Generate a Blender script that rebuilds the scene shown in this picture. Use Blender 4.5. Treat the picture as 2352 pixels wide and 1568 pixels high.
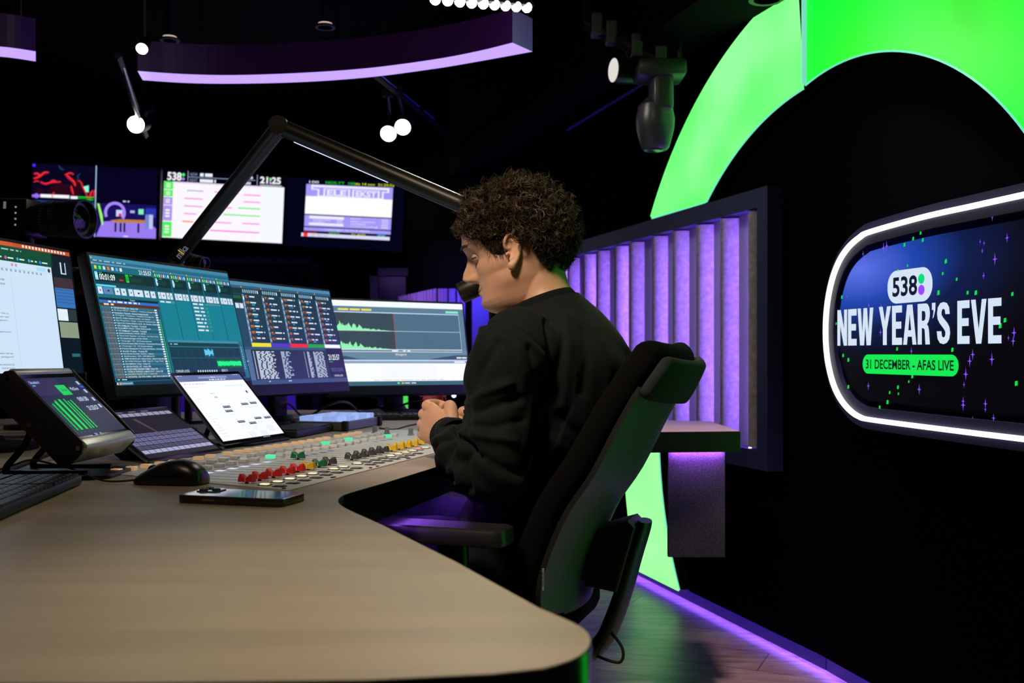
import bpy, bmesh, math, random
from mathutils import Vector, Matrix, noise
random.seed(7)
for o in list(bpy.data.objects): bpy.data.objects.remove(o)

# ------------------------------------------------------------------ camera, world, exposure
F, CX, H, CZ = 2287.0, 1176.0, 812.0, 0.957      # focal length in pixels (35 mm lens), centre, horizon row, lens height
scene = bpy.context.scene
cam_d = bpy.data.cameras.new('camera'); cam = bpy.data.objects.new('camera', cam_d)
scene.collection.objects.link(cam); scene.camera = cam
cam.location = (0, 0, CZ); cam.rotation_euler = (math.pi/2, 0, 0)
cam_d.sensor_width = 36.0; cam_d.lens = F/2352*36.0; cam_d.shift_y = (H-784)/2352
cam_d.clip_start = 0.02
cam_d.dof.use_dof = True; cam_d.dof.focus_distance = 1.98; cam_d.dof.aperture_fstop = 6.3
w = bpy.data.worlds.new('world'); scene.world = w; w.use_nodes = True
w.node_tree.nodes['Background'].inputs[0].default_value = (0.25, 0.3, 0.6, 1)
w.node_tree.nodes['Background'].inputs[1].default_value = 0.0006
vs = scene.view_settings
scene.display_settings.display_device = 'sRGB'
vs.view_transform = 'Standard'; vs.look = 'None'; vs.exposure = 0.0; vs.gamma = 1.0; vs.use_curve_mapping = False

def lamp(name, kind, loc, energy, col, target=None, size=None, size_y=None, spot=None, blend=.5, rad=None):
    d = bpy.data.lights.new(name, kind); d.energy = energy; d.color = col
    if kind == 'AREA':
        d.size = size
        if size_y: d.shape = 'RECTANGLE'; d.size_y = size_y
    if kind == 'SPOT': d.spot_size = math.radians(spot); d.spot_blend = blend
    if rad is not None: d.shadow_soft_size = rad
    o = bpy.data.objects.new(name, d); scene.collection.objects.link(o); o.location = loc
    if target is not None:
        o.rotation_euler = (Vector(target)-Vector(loc)).to_track_quat('-Z', 'Y').to_euler()
    return o
# ceiling softlights over the desk (the studio's working light), out of frame above
lamp('ceiling_softlight', 'AREA', (-0.62, 0.75, 2.75), 7.0, (1.0, 0.76, 0.52), (-0.55, 1.3, .74), .5)
lamp('ceiling_spot_host', 'SPOT', (-0.75, 0.75, 2.6), 165, (1.0, 0.82, 0.62), (-.06, 2.0, 1.02), rad=.16, spot=30, blend=.7)
lamp('ceiling_spot_desk_corner', 'SPOT', (0.25, 0.50, 2.75), 105, (1.0, 0.90, 0.62), (.0, .92, .74), rad=.08, spot=32, blend=1.0)
lamp('ceiling_spot_floor', 'SPOT', (0.62, 2.35, 2.85), 170, (1.0, 0.62, 0.80), (.88, 2.5, 0), rad=.1, spot=42, blend=.8)

# ------------------------------------------------------------------ geometry helpers
def ray(px, py): return Vector(((px-CX)/F, 1.0, (H-py)/F))
def at(px, py, y): r = ray(px, py); return Vector((r.x*y, y, CZ+r.z*y))
def onz(px, py, z=.74): return at(px, py, F*(CZ-z)/(py-H))
def onplane(px, py, p, n):
    r = ray(px, py); o = Vector((0, 0, CZ)); t = (Vector(p)-o).dot(n)/r.dot(n); return o+r*t
def frame(o, x, y=None, z=None):
    x = Vector(x).normalized()
    if z is None: y = Vector(y); y = (y-x*y.dot(x)).normalized(); z = x.cross(y)
    else: z = Vector(z); z = (z-x*z.dot(x)).normalized(); y = z.cross(x)
    return Matrix(((x.x, y.x, z.x, o[0]), (x.y, y.y, z.y, o[1]), (x.z, y.z, z.z, o[2]), (0, 0, 0, 1)))
def T(x, y, z): return Matrix.Translation((x, y, z))
def RX(d): return Matrix.Rotation(math.radians(d), 4, 'X')
def RY(d): return Matrix.Rotation(math.radians(d), 4, 'Y')
def RZ(d): return Matrix.Rotation(math.radians(d), 4, 'Z')
def rrect(w, h, r, n=6):
    pts = []
    for cx, cy, a0 in ((w/2-r, h/2-r, 0), (-w/2+r, h/2-r, 90), (-w/2+r, -h/2+r, 180), (w/2-r, -h/2+r, 270)):
        for i in range(n+1):
            a = math.radians(a0+90*i/n); pts.append((cx+r*math.cos(a), cy+r*math.sin(a)))
    return pts
def circ(r, n=24, sx=1, sy=1): return [(r*sx*math.cos(2*math.pi*i/n), r*sy*math.sin(2*math.pi*i/n)) for i in range(n)]
def spline(pts, n=8):
    P = [Vector(p) for p in pts]; out = []
    for i in range(len(P)-1):
        p0, p1, p2, p3 = P[max(i-1, 0)], P[i], P[i+1], P[min(i+2, len(P)-1)]
        for k in range(n):
            t = k/n
            out.append(.5*((2*p1)+(p2-p0)*t+(2*p0-5*p1+4*p2-p3)*t*t+(3*p1-p0-3*p2+p3)*t**3))
    out.append(P[-1]); return out
def lerp(a, b, t): return a+(b-a)*t
def interp(tab, x):
    if x <= tab[0][0]: return tab[0][1:]
    for a, b in zip(tab, tab[1:]):
        if x <= b[0]:
            t = (x-a[0])/(b[0]-a[0]); t2 = t
            return tuple(lerp(p, q, t2) for p, q in zip(a[1:], b[1:]))
    return tab[-1][1:]

_txt = {}
def text_geo(s, bold=0.0):
    k = (s, bold)
    if k not in _txt:
        c = bpy.data.curves.new('t', 'FONT'); c.body = s; c.resolution_u = 3; c.offset = bold
        o = bpy.data.objects.new('t', c); scene.collection.objects.link(o)
        dg = bpy.context.evaluated_depsgraph_get(); me = bpy.data.meshes.new_from_object(o.evaluated_get(dg))
        vs_ = [(v.co.x, v.co.y) for v in me.vertices]; fs = [tuple(p.vertices) for p in me.polygons]
        bpy.data.objects.remove(o); bpy.data.curves.remove(c); bpy.data.meshes.remove(me)
        x0 = min(v[0] for v in vs_); y0 = min(v[1] for v in vs_)
        x1 = max(v[0] for v in vs_); y1 = max(v[1] for v in vs_)
        _txt[k] = ([(x-x0, y-y0) for x, y in vs_], fs, x1-x0, y1-y0)
    return _txt[k]

class MB:
    def __init__(s): s.v = []; s.f = []; s.m = []; s.mats = []
    def mi(s, m):
        if m not in s.mats: s.mats.append(m)
        return s.mats.index(m)
    def add(s, vs_, fs, m, M=None):
        b = len(s.v); i = s.mi(m)
        for v in vs_: s.v.append((M @ Vector(v))[:] if M is not None else tuple(v))
        for f in fs: s.f.append([b+k for k in f]); s.m.append(i)
        return s
    def box(s, c, d, m, M=None, bev=0, seg=2):
        if bev <= 0:
            x, y, z = d[0]/2, d[1]/2, d[2]/2
            vs_ = [(c[0]+a*x, c[1]+b*y, c[2]+e*z) for e in (-1, 1) for b in (-1, 1) for a in (-1, 1)]
            return s.add(vs_, [(0, 2, 3, 1), (4, 5, 7, 6), (0, 1, 5, 4), (2, 6, 7, 3), (0, 4, 6, 2), (1, 3, 7, 5)], m, M)
        bm = bmesh.new(); bmesh.ops.create_cube(bm, size=1)
        for v in bm.verts: v.co = (c[0]+v.co.x*d[0], c[1]+v.co.y*d[1], c[2]+v.co.z*d[2])
        bmesh.ops.bevel(bm, geom=bm.edges[:], offset=bev, segments=seg, profile=.5, affect='EDGES')
        bm.verts.index_update()
        s.add([v.co[:] for v in bm.verts], [[v.index for v in f.verts] for f in bm.faces], m, M); bm.free(); return s
    def prism(s, poly, z0, z1, m, M=None, bev=0, mtop=None):
        n = len(poly)
        a = sum(poly[i][0]*poly[(i+1) % n][1]-poly[(i+1) % n][0]*poly[i][1] for i in range(n))
        if a < 0: poly = poly[::-1]
        def inset(d):
            out = []
            for i in range(n):
                p, q, r = Vector(poly[i-1]), Vector(poly[i]), Vector(poly[(i+1) % n])
                e = (r-p); e = e.normalized() if e.length > 0 else Vector((1, 0))
                out.append((q.x-e.y*d, q.y+e.x*d))
            return out
        rings = []
        if bev > 0:
            for zz, d in ((z0, bev), (z0+bev*.3, bev*.3), (z0+bev, 0), (z1-bev, 0), (z1-bev*.3, bev*.3), (z1, bev)):
                rings.append([(x, y, zz) for x, y in (inset(d) if d else poly)])
        else: rings = [[(x, y, z0) for x, y in poly], [(x, y, z1) for x, y in poly]]
        vs_ = [p for r in rings for p in r]; fs = [list(range(n))[::-1]]
        for k in range(len(rings)-1):
            for i in range(n):
                j = (i+1) % n; fs.append((k*n+i, k*n+j, (k+1)*n+j, (k+1)*n+i))
        s.add(vs_, fs, m, M)
        s.add(rings[-1], [list(range(n))], mtop or m, M); return s
    def quad(s, a, b, c, d, m, M=None): return s.add([a, b, c, d], [(0, 1, 2, 3)], m, M)
    def tube(s, path, rad, m, M=None, n=10, cap=True, sy=1.0, up=None):
        P = [Vector(p) for p in path]; R = rad if isinstance(rad, (list, tuple)) else [rad]*len(P)
        if len(R) != len(P): R = [interp([(i/(len(R)-1), r) for i, r in enumerate(R)], k/(len(P)-1))[0] for k in range(len(P))]
        vs_ = []; fs = []; nrm = None
        for i, p in enumerate(P):
            t = (P[min(i+1, len(P)-1)]-P[max(i-1, 0)]).normalized()
            if nrm is None:
                u0 = Vector(up) if up else (Vector((0, 0, 1)) if abs(t.z) < .9 else Vector((1, 0, 0)))
                nrm = (u0-t*u0.dot(t)).normalized()
            else: nrm = (nrm-t*nrm.dot(t)).normalized()
            bi = t.cross(nrm)
            for k in range(n):
                a = 2*math.pi*k/n; vs_.append(p+nrm*(R[i]*math.cos(a)*sy)+bi*(R[i]*math.sin(a)))
        for i in range(len(P)-1):
            for k in range(n):
                j = (k+1) % n; fs.append((i*n+k, i*n+j, (i+1)*n+j, (i+1)*n+k))
        if cap: fs.append(list(range(n))[::-1]); fs.append([(len(P)-1)*n+k for k in range(n)])
        return s.add([v[:] for v in vs_], fs, m, M)
    def cyl(s, a, b, r, m, M=None, n=20, r2=None): return s.tube([a, b], [r, r if r2 is None else r2], m, M, n)
    def lathe(s, prof, m, M=None, n=28):
        vs_ = []; fs = []
        for r, z in prof:
            for k in range(n): vs_.append((r*math.cos(2*math.pi*k/n), r*math.sin(2*math.pi*k/n), z))
        for i in range(len(prof)-1):
            for k in range(n):
                j = (k+1) % n; fs.append((i*n+k, i*n+j, (i+1)*n+j, (i+1)*n+k))
        fs.append(list(range(n))[::-1]); fs.append([(len(prof)-1)*n+k for k in range(n)])
        return s.add(vs_, fs, m, M)
    def sph(s, c, r, m, M=None, n=16, sc=(1, 1, 1)):
        vs_ = []; fs = []; k2 = n//2
        for i in range(k2+1):
            t = math.pi*i/k2
            for k in range(n):
                a = 2*math.pi*k/n
                vs_.append((c[0]+r*sc[0]*math.sin(t)*math.cos(a), c[1]+r*sc[1]*math.sin(t)*math.sin(a), c[2]+r*sc[2]*math.cos(t)))
        for i in range(k2):
            for k in range(n):
                j = (k+1) % n; fs.append((i*n+k, (i+1)*n+k, (i+1)*n+j, i*n+j))
        return s.add(vs_, fs, m, M)
    def text(s, t, x, y, m, M, h=None, w=None, z=0, bold=0.0, align='L'):
        vs_, fs, tw, th = text_geo(t, bold)
        if h is None: h = th*w/tw
        if w is None: w = tw*h/th
        if align == 'C': x -= w/2
        if align == 'R': x -= w
        return s.add([(x+a/tw*w, y+b/th*h, z) for a, b in vs_], fs, m, M)
    def build(s, name, parent=None, smooth=None, world=True, loc=None):
        me = bpy.data.meshes.new(name)
        off = Vector((0, 0, 0))
        if parent is not None: off = parent.matrix_world_t
        elif loc is not None: off = Vector(loc)
        me.from_pydata([(v[0]-off.x, v[1]-off.y, v[2]-off.z) for v in s.v], [], s.f)
        for m in s.mats: me.materials.append(m)
        me.polygons.foreach_set('material_index', s.m)
        me.validate(); me.update()
        if smooth:
            me.polygons.foreach_set('use_smooth', [True]*len(me.polygons))
            me.set_sharp_from_angle(angle=math.radians(smooth))
        o = OB(bpy.data.objects.new(name, me)); scene.collection.objects.link(o.o)
        o.matrix_world_t = off
        if parent is not None: o.o.parent = parent.o
        else: o.o.location = off
        return o
class OB:                                         # an object and where its origin stands
    def __init__(s, o): s.o = o; s.matrix_world_t = Vector((0, 0, 0))
    def build_into(s): return s
def tag(o, label=None, cat=None, group=None, kind=None):
    b = o.o
    if label: b['label'] = label
    if cat: b['category'] = cat
    if group: b['group'] = group
    if kind: b['kind'] = kind
    return o
def thing(name, loc, label, cat, group=None):
    o = OB(bpy.data.objects.new(name, None)); scene.collection.objects.link(o.o)
    o.o.location = loc; o.o.empty_display_size = .05; o.matrix_world_t = Vector(loc)
    return tag(o, label, cat, group)
def struct(name, mb, smooth=None): return tag(mb.build(name, None, smooth), kind='structure')

# ------------------------------------------------------------------ materials
def lin(c):
    if isinstance(c, str):
        c = [int(c[i:i+2], 16)/255 for i in (0, 2, 4)]
        return tuple(x/12.92 if x <= .04045 else ((x+.055)/1.055)**2.4 for x in c)
    return tuple(c)
_m = {}
def P(name, col, rough=.5, metal=0, spec=.5, bump=None, noise_=None, coat=0, trans=0, alpha=1, sheen=0, sss=0):
    if name in _m: return _m[name]
    m = bpy.data.materials.new(name); m.use_nodes = True; nt = m.node_tree; b = nt.nodes['Principled BSDF']
    c = lin(col)
    b.inputs['Base Color'].default_value = (*c, 1); b.inputs['Roughness'].default_value = rough
    b.inputs['Metallic'].default_value = metal; b.inputs['Specular IOR Level'].default_value = spec
    b.inputs['Coat Weight'].default_value = coat; b.inputs['Transmission Weight'].default_value = trans
    b.inputs['Sheen Weight'].default_value = sheen
    if sss: b.inputs['Subsurface Weight'].default_value = sss; b.inputs['Subsurface Radius'].default_value = (.012, .005, .003); b.inputs['Subsurface Scale'].default_value = 1
    tc = None
    if bump or noise_:
        tc = nt.nodes.new('ShaderNodeTexCoord')
    if bump:
        n = nt.nodes.new('ShaderNodeTexNoise'); n.inputs['Scale'].default_value = bump[0]; n.inputs['Detail'].default_value = 4
        bp = nt.nodes.new('ShaderNodeBump'); bp.inputs['Strength'].default_value = bump[1]; bp.inputs['Distance'].default_value = bump[2] if len(bump) > 2 else .002
        nt.links.new(tc.outputs['Object'], n.inputs['Vector']); nt.links.new(n.outputs['Fac'], bp.inputs['Height']); nt.links.new(bp.outputs['Normal'], b.inputs['Normal'])
    if noise_:
        sc, c2, lo, hi = noise_
        n = nt.nodes.new('ShaderNodeTexNoise'); n.inputs['Scale'].default_value = sc; n.inputs['Detail'].default_value = 5
        r = nt.nodes.new('ShaderNodeValToRGB'); r.color_ramp.elements[0].position = lo; r.color_ramp.elements[1].position = hi
        r.color_ramp.elements[0].color = (*c, 1); r.color_ramp.elements[1].color = (*lin(c2), 1)
        nt.links.new(tc.outputs['Object'], n.inputs['Vector']); nt.links.new(n.outputs['Fac'], r.inputs['Fac']); nt.links.new(r.outputs['Color'], b.inputs['Base Color'])
    _m[name] = m; return m
def E(col, s=1.0, rough=.3, spec=.25):
    k = 'glow_%s_%g_%g' % (col if isinstance(col, str) else '_'.join('%.2f' % x for x in col), s, spec)
    if k in _m: return _m[k]
    m = bpy.data.materials.new(k); m.use_nodes = True; b = m.node_tree.nodes['Principled BSDF']
    b.inputs['Base Color'].default_value = (.004, .004, .004, 1); b.inputs['Roughness'].default_value = rough
    b.inputs['Specular IOR Level'].default_value = spec
    b.inputs['Emission Color'].default_value = (*lin(col), 1); b.inputs['Emission Strength'].default_value = s
    _m[k] = m; return m
BLK = P('black_plastic', (.010, .010, .011), .45, spec=.2)
BLKG = P('black_gloss', (.008, .008, .009), .12)
BLKM = P('black_metal', (.018, .017, .016), .35, .6)
RUB = P('black_rubber', (.01, .01, .01), .7)
ALU = P('aluminium', (.55, .57, .50), .38, .85)
DGREY = P('dark_grey', (.05, .052, .055), .45)
STEEL = P('steel', (.5, .5, .5), .25, 1)
GLASS = BLKG
# ------------------------------------------------------------------ room shell
WALL = P('wall_black_paint', (.0009, .0009, .0014), .85, spec=.03)
CEIL = P('ceiling_black', (.0018, .0018, .0025), .85, spec=.05)
NAVY = P('navy_trim', (.018, .022, .075), .45)
NAVYB = P('plinth_navy', (.006, .008, .04), .4)
def floor_mat():
    m = bpy.data.materials.new('oak_plank_floor'); m.use_nodes = True; nt = m.node_tree; b = nt.nodes['Principled BSDF']
    tc = nt.nodes.new('ShaderNodeTexCoord'); mp = nt.nodes.new('ShaderNodeMapping'); mp.inputs['Rotation'].default_value = (0, 0, math.radians(25))
    br = nt.nodes.new('ShaderNodeTexBrick'); br.inputs['Scale'].default_value = 1; br.inputs['Brick Width'].default_value = 1.2; br.inputs['Row Height'].default_value = .19
    br.inputs['Mortar Size'].default_value = .002; br.inputs['Color1'].default_value = (.50, .42, .36, 1); br.inputs['Color2'].default_value = (.34, .29, .25, 1); br.inputs['Mortar'].default_value = (.1, .08, .07, 1)
    nz = nt.nodes.new('ShaderNodeTexNoise'); nz.inputs['Scale'].default_value = 6; nz.inputs['Detail'].default_value = 6
    mp2 = nt.nodes.new('ShaderNodeMapping'); mp2.inputs['Rotation'].default_value = (0, 0, math.radians(25)); mp2.inputs['Scale'].default_value = (1, 7, 1)
    cr = nt.nodes.new('ShaderNodeValToRGB'); cr.color_ramp.elements[0].position = .3; cr.color_ramp.elements[1].position = .7
    cr.color_ramp.elements[0].color = (.45, .4, .38, 1); cr.color_ramp.elements[1].color = (1, 1, 1, 1)
    mx = nt.nodes.new('ShaderNodeMix'); mx.data_type = 'RGBA'; mx.blend_type = 'MULTIPLY'; mx.inputs[0].default_value = 1
    L = nt.links.new
    L(tc.outputs['Object'], mp.inputs[0]); L(mp.outputs[0], br.inputs['Vector']); L(tc.outputs['Object'], mp2.inputs[0]); L(mp2.outputs[0], nz.inputs['Vector'])
    L(nz.outputs['Fac'], cr.inputs[0]); L(br.outputs['Color'], mx.inputs[6]); L(cr.outputs[0], mx.inputs[7]); L(mx.outputs[2], b.inputs['Base Color'])
    b.inputs['Roughness'].default_value = .38
    return m
struct('floor', MB().box((-1.5, 4, -.05), (9, 13, .1), floor_mat()))
# right wall: facet A runs away to the left, facet B (nearer, turned to the camera), facet C far corner
def wa(y): return Vector((.651-.3132*(y-3.722), y, 0))
SEAM = wa(2.99); dA = Vector((-.3132, 1, 0)).normalized(); nA = Vector((-dA.y, dA.x, 0)) if False else Vector((-1, -.3132, 0)).normalized()
dB = Vector((-.2344, 1, 0)).normalized(); nB = Vector((-1, -.2344, 0)).normalized()
ENDA = wa(6.3); ENDC = Vector((-.95, 7.9, 0)); dC = (ENDC-ENDA).normalized(); nC = Vector((-dC.y, dC.x, 0))
if nC.y > 0: nC = -nC
HC = 2.95
def slab(p, q, n, z0, z1, t, mb, m, off=0.0):
    a = p-n*off; b = q-n*off; c = b-n*t; d = a-n*t
    vs_ = [(k.x, k.y, z) for z in (z0, z1) for k in (a, b, c, d)]
    mb.add(vs_, [(0, 3, 2, 1), (4, 5, 6, 7), (0, 1, 5, 4), (1, 2, 6, 5), (2, 3, 7, 6), (3, 0, 4, 7)], m)
wl = MB()
slab(SEAM, ENDA, nA, .075, HC, .12, wl, WALL, .045); slab(SEAM-dB*3.4, SEAM, nB, .075, HC, .12, wl, WALL, .045); slab(ENDA, ENDC, nC, .0, HC, .12, wl, WALL, .045)
slab(SEAM, ENDA, nA, .052, .076, .01, wl, WALL, .045); slab(SEAM-dB*3.4, SEAM, nB, .052, .076, .01, wl, WALL, .045)
struct('wall_right', wl)
bb = MB(); slab(SEAM, ENDA, nA, 0, .075, .06, bb, NAVYB, .072); slab(SEAM-dB*3.4, SEAM, nB, 0, .075, .06, bb, NAVYB, .072)
struct('baseboard_right', bb)
struct('wall_far', MB().box((-2.9, 8.0, HC/2), (4.6, .1, HC), WALL))
struct('wall_left', MB().box((-5.2, 3.6, HC/2), (.1, 9, HC), WALL))
struct('wall_back', MB().box((-1.6, -1.6, HC/2), (7.4, .1, HC), WALL))
struct('ceiling', MB().box((-1.5, 3.4, HC+.05), (9, 11, .1), CEIL))
# dropped black bulkhead above the ring
bk = MB(); slab(SEAM+nA*.25, ENDA+nA*.25, nA, 2.06, HC, .29, bk, CEIL)
struct('trim_1', bk)
# LED line in the floor joint under the wall
PURP = (.36, .15, 1.0)
st = MB(); slab(SEAM, wa(6.0), nA, .064, .074, .008, st, E((.20, .075, 1.0), 105), .060); slab(SEAM-dB*2.6, SEAM, nB, .064, .074, .008, st, E((.20, .075, 1.0), 105), .060)
tag(st.build('led_strip'), 'violet LED line glowing along the floor under the right wall', 'light strip')

# ------------------------------------------------------------------ green light ring on the right wall
def ring_mat(name, c1, c2, zlo, zhi, s):
    m = bpy.data.materials.new(name); m.use_nodes = True; nt = m.node_tree; b = nt.nodes['Principled BSDF']
    tc = nt.nodes.new('ShaderNodeTexCoord'); n = nt.nodes.new('ShaderNodeTexNoise'); n.inputs['Scale'].default_value = 2.6; n.inputs['Detail'].default_value = 1
    r = nt.nodes.new('ShaderNodeValToRGB'); r.color_ramp.elements[0].position = zlo; r.color_ramp.elements[1].position = zhi
    r.color_ramp.elements[0].color = (*c1, 1); r.color_ramp.elements[1].color = (*c2, 1)
    L = nt.links.new; L(tc.outputs['Object'], n.inputs['Vector']); L(n.outputs['Fac'], r.inputs[0]); L(r.outputs[0], b.inputs['Emission Color'])
    b.inputs['Emission Strength'].default_value = s; b.inputs['Base Color'].default_value = (.02, .02, .02, 1); b.inputs['Roughness'].default_value = .4
    return m
rgA1 = ring_mat('green_diffuser_pale', (.045, 1.15, .085), (.30, 1.25, .34), .3, .7, 1.0)
rgA2 = ring_mat('green_diffuser_palest', (.30, 1.5, .32), (.46, 1.5, .44), .3, .7, 1.0)
rgB = ring_mat('green_diffuser_deep', (.0, .85, .002), (.0, 1.35, .035), .30, .62, 1.0)
edge = P('ring_edge', (.003, .004, .004), .5)
rim = E('7dffd8', .8)
ring = thing('light_ring', SEAM+Vector((0, 0, .645)), 'huge glowing green ring light bent along the black right wall', 'ring light')
ZC = CZ-.2955+0.0
def ring_piece(S, d, n, cs, cv, R1, R2, a0, a1, mat, clip, name, rimside=True):
    # polar strip in the (s, v) plane of a wall facet, clipped by clip(s, z)
    N = 72; mb = MB(); inner = []; outer = []
    for i in range(N+1):
        a = lerp(a0, a1, i/N)
        row = []
        for R in (R1, R2):
            s_, z_ = cs+R*math.cos(a), CZ+cv+R*math.sin(a); row.append((s_, z_))
        seg = clip(row[0], row[1])
        if seg: inner.append(seg[0]); outer.append(seg[1])
    def W(p, o): q = S+d*p[0]+n*o; return (q.x, q.y, p[1])
    for i in range(len(inner)-1):
        a, b, c, e = inner[i], inner[i+1], outer[i+1], outer[i]
        mb.quad(W(a, 0), W(b, 0), W(c, 0), W(e, 0), mat)
        for p, q in ((a, b), (c, e)):
            mb.quad(W(p, 0), W(q, 0), W(q, -.045), W(p, -.045), edge)
    for p, q in ((inner[0], outer[0]), (inner[-1], outer[-1])):
        mb.quad(W(p, 0), W(q, 0), W(q, -.045), W(p, -.045), edge)
    mb.build(name, ring)
    rm = MB(); rm.tube([W(p, .001) for p in inner], .0028, rim, n=6); rm.build('edge_light', ring)
def cliplo(zmax, smin=None, zmin=None, cut=None):
    def f(p, q):
        # segment from inner p to outer q, clip z<=zmax, z>=zmin, s>=smin and below/above a line
        t0, t1 = 0.0, 1.0
        def half(fa, fb):
            nonlocal t0, t1
            if fa >= 0 and fb >= 0: return True
            if fa < 0 and fb < 0: return False
            t = fa/(fa-fb)
            if fa < 0: t0 = max(t0, t)
            else: t1 = min(t1, t)
            return True
        ok = half(zmax-p[1], zmax-q[1])
        if smin is not None: ok = ok and half(p[0]-smin, q[0]-smin)
        if zmin is not None: ok = ok and half(p[1]-zmin, q[1]-zmin)
        if not ok or t0 >= t1: return None
        g = lambda t: (lerp(p[0], q[0], t), lerp(p[1], q[1], t))
        return g(t0), g(t1)
    return f
# upper left piece: ends above the acoustic frame (z = 1.505); inner edge at the seam
aS = math.acos(.10/1.097)
ring_piece(SEAM, dA, nA, -.10, -.2955, 1.097, 1.453, math.radians(28), aS-.005, rgA1, cliplo(2.06, 0, 1.50), 'ring_panel')
ring_piece(SEAM, dA, nA, -.10, -.2955, 1.097, 1.453, math.radians(-36), math.radians(-1), rgA2, cliplo(2.06, 0, .055), 'ring_panel')
# nearer facet
def clipB(p, q):
    if q[0] > 0 and p[0] > 0: return None
    return cliplo(2.9, None, .1)(p, q) if q[0] <= 0 else cliplo(2.9)(p, (0, lerp(p[1], q[1], (0-p[0])/(q[0]-p[0]))))
ring_piece(SEAM, dB, nB, -.167, -.135, .9535, 1.31, math.acos(.167/.9535)+.004, math.radians(226), rgB, clipB, 'ring_panel')
sm = MB(); zt = 1.765
sm.box((0, 0, 0), (.012, .012, .9), E('8fffe0', .7), T(*(SEAM+nA*.004))@T(0, 0, zt+.45)); sm.build('seam_light', ring)

# ------------------------------------------------------------------ acoustic panel with felt half tubes on facet A
felt = P('grey_felt', (.36, .33, .36), .95, spec=.1, noise_=(60, (.25, .235, .26), .35, .65), bump=(220, .3, .001))
navyf = P('navy_frame', (.016, .022, .075), .5)
def wz(px, py):      # point on facet A
    return onplane(px, py, SEAM, nA)
pR = wz(1770, 700); sR = (pR-SEAM).dot(dA)
ap = thing('acoustic_panel', pR.xy.to_3d()+Vector((0, 0, .57)), 'framed wall panel of grey felt tubes glowing violet behind the seated man', 'acoustic panel')
sL = (Vector(wa(5.6))-SEAM).dot(dA); zT, zB = 1.492, .582
def WA(s_, o, z): q = SEAM+dA*s_+nA*o; return Vector((q.x, q.y, z))
fr = MB()
def wbox(mb, s0, s1, o0, o1, z0, z1, m):
    vs_ = [WA(s_, o, z)[:] for z in (z0, z1) for s_, o in ((s0, o0), (s1, o0), (s1, o1), (s0, o1))]
    mb.add(vs_, [(0, 3, 2, 1), (4, 5, 6, 7), (0, 1, 5, 4), (1, 2, 6, 5), (2, 3, 7, 6), (3, 0, 4, 7)], m)
def mitre(mb, pts):   # mitred frame bars
    (s0, z0), (s1, z1) = pts; tw = .062
    o0, o1 = -.045, .012
    outer = [(s0, z0), (s1, z0), (s1, z1), (s0, z1)]; inner = [(s0+tw, z0+tw), (s1-tw, z0+tw), (s1-tw, z1-tw), (s0+tw, z1-tw)]
    for i in range(4):
        j = (i+1) % 4
        for oa, ob in (((outer[i], outer[j]), (inner[j], inner[i])),):
            a, b = oa; c, d = ob
            mb.quad(WA(a[0], o1, a[1])[:], WA(b[0], o1, b[1])[:], WA(c[0], o1, c[1])[:], WA(d[0], o1, d[1])[:], navyf)
        mb.quad(WA(outer[i][0], o1, outer[i][1])[:], WA(outer[j][0], o1, outer[j][1])[:], WA(outer[j][0], o0, outer[j][1])[:], WA(outer[i][0], o0, outer[i][1])[:], navyf)
        mb.quad(WA(inner[i][0], o1, inner[i][1])[:], WA(inner[j][0], o1, inner[j][1])[:], WA(inner[j][0], -.05, inner[j][1])[:], WA(inner[i][0], -.05, inner[i][1])[:], navyf)
mitre(fr, ((sR, zB), (sL, zT)))
fr.build('frame', ap)
bk = MB(); wbox(bk, sR+.06, sL-.06, -.05, -.04, zB+.06, zT-.06, P('felt_backing', (.25, .24, .27), .95, spec=.1)); bk.build('backing', ap)
tubes = [(1705, 1751), (1641, 1683), (1587, 1626), (1533, 1570.5), (1487, 1522), (1435, 1469.5), (1400.5, 1433.6), (1360, 1391), (1330, 1359), (1296, 1321), (1276, 1295), (1248, 1271), (1228, 1246), (1204, 1222), (1184, 1200)]
stripm = E((.31, .14, 1.0), 85)
PITCH = []
for i, (a, b) in enumerate(tubes):
    pa, pb = wz(a, 800), wz(b, 800)
    sc_ = ((pa-SEAM).dot(dA)+(pb-SEAM).dot(dA))/2; PITCH.append(sc_)
for i, sc_ in enumerate(PITCH):
    R = .036; mb = MB(); N = 14; z0, z1 = zB+.068, zT-.068
    pr = [(R*math.cos(math.pi*k/N), .052*math.sin(math.pi*k/N)) for k in range(N+1)]
    vs_ = [WA(sc_+x, -.042+y, z)[:] for z in (z0, z1) for x, y in pr]
    mb.add(vs_, [(k, k+1, N+1+k+1, N+1+k) for k in range(N)]+[list(range(N+1))[::-1], [N+1+k for k in range(N+1)]], felt)
    mb.build('felt_tube', ap, 60)
    if i+1 < len(PITCH):
        gap = PITCH[i+1]-sc_
        lt = MB(); wbox(lt, sc_+R-.004, sc_+R+.004, -.038, -.026, z0+.01, z1-.01, stripm)
        lt.build('led_strip', ap)
for i, sc_ in enumerate(PITCH):
    b = MB(); b.box((0, 0, 0), (.008, .008, .006), E((.6, .5, 1), 5), Matrix.Translation(WA(sc_+.03, -.01, zB+.065))); b.build('led', ap)

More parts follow.
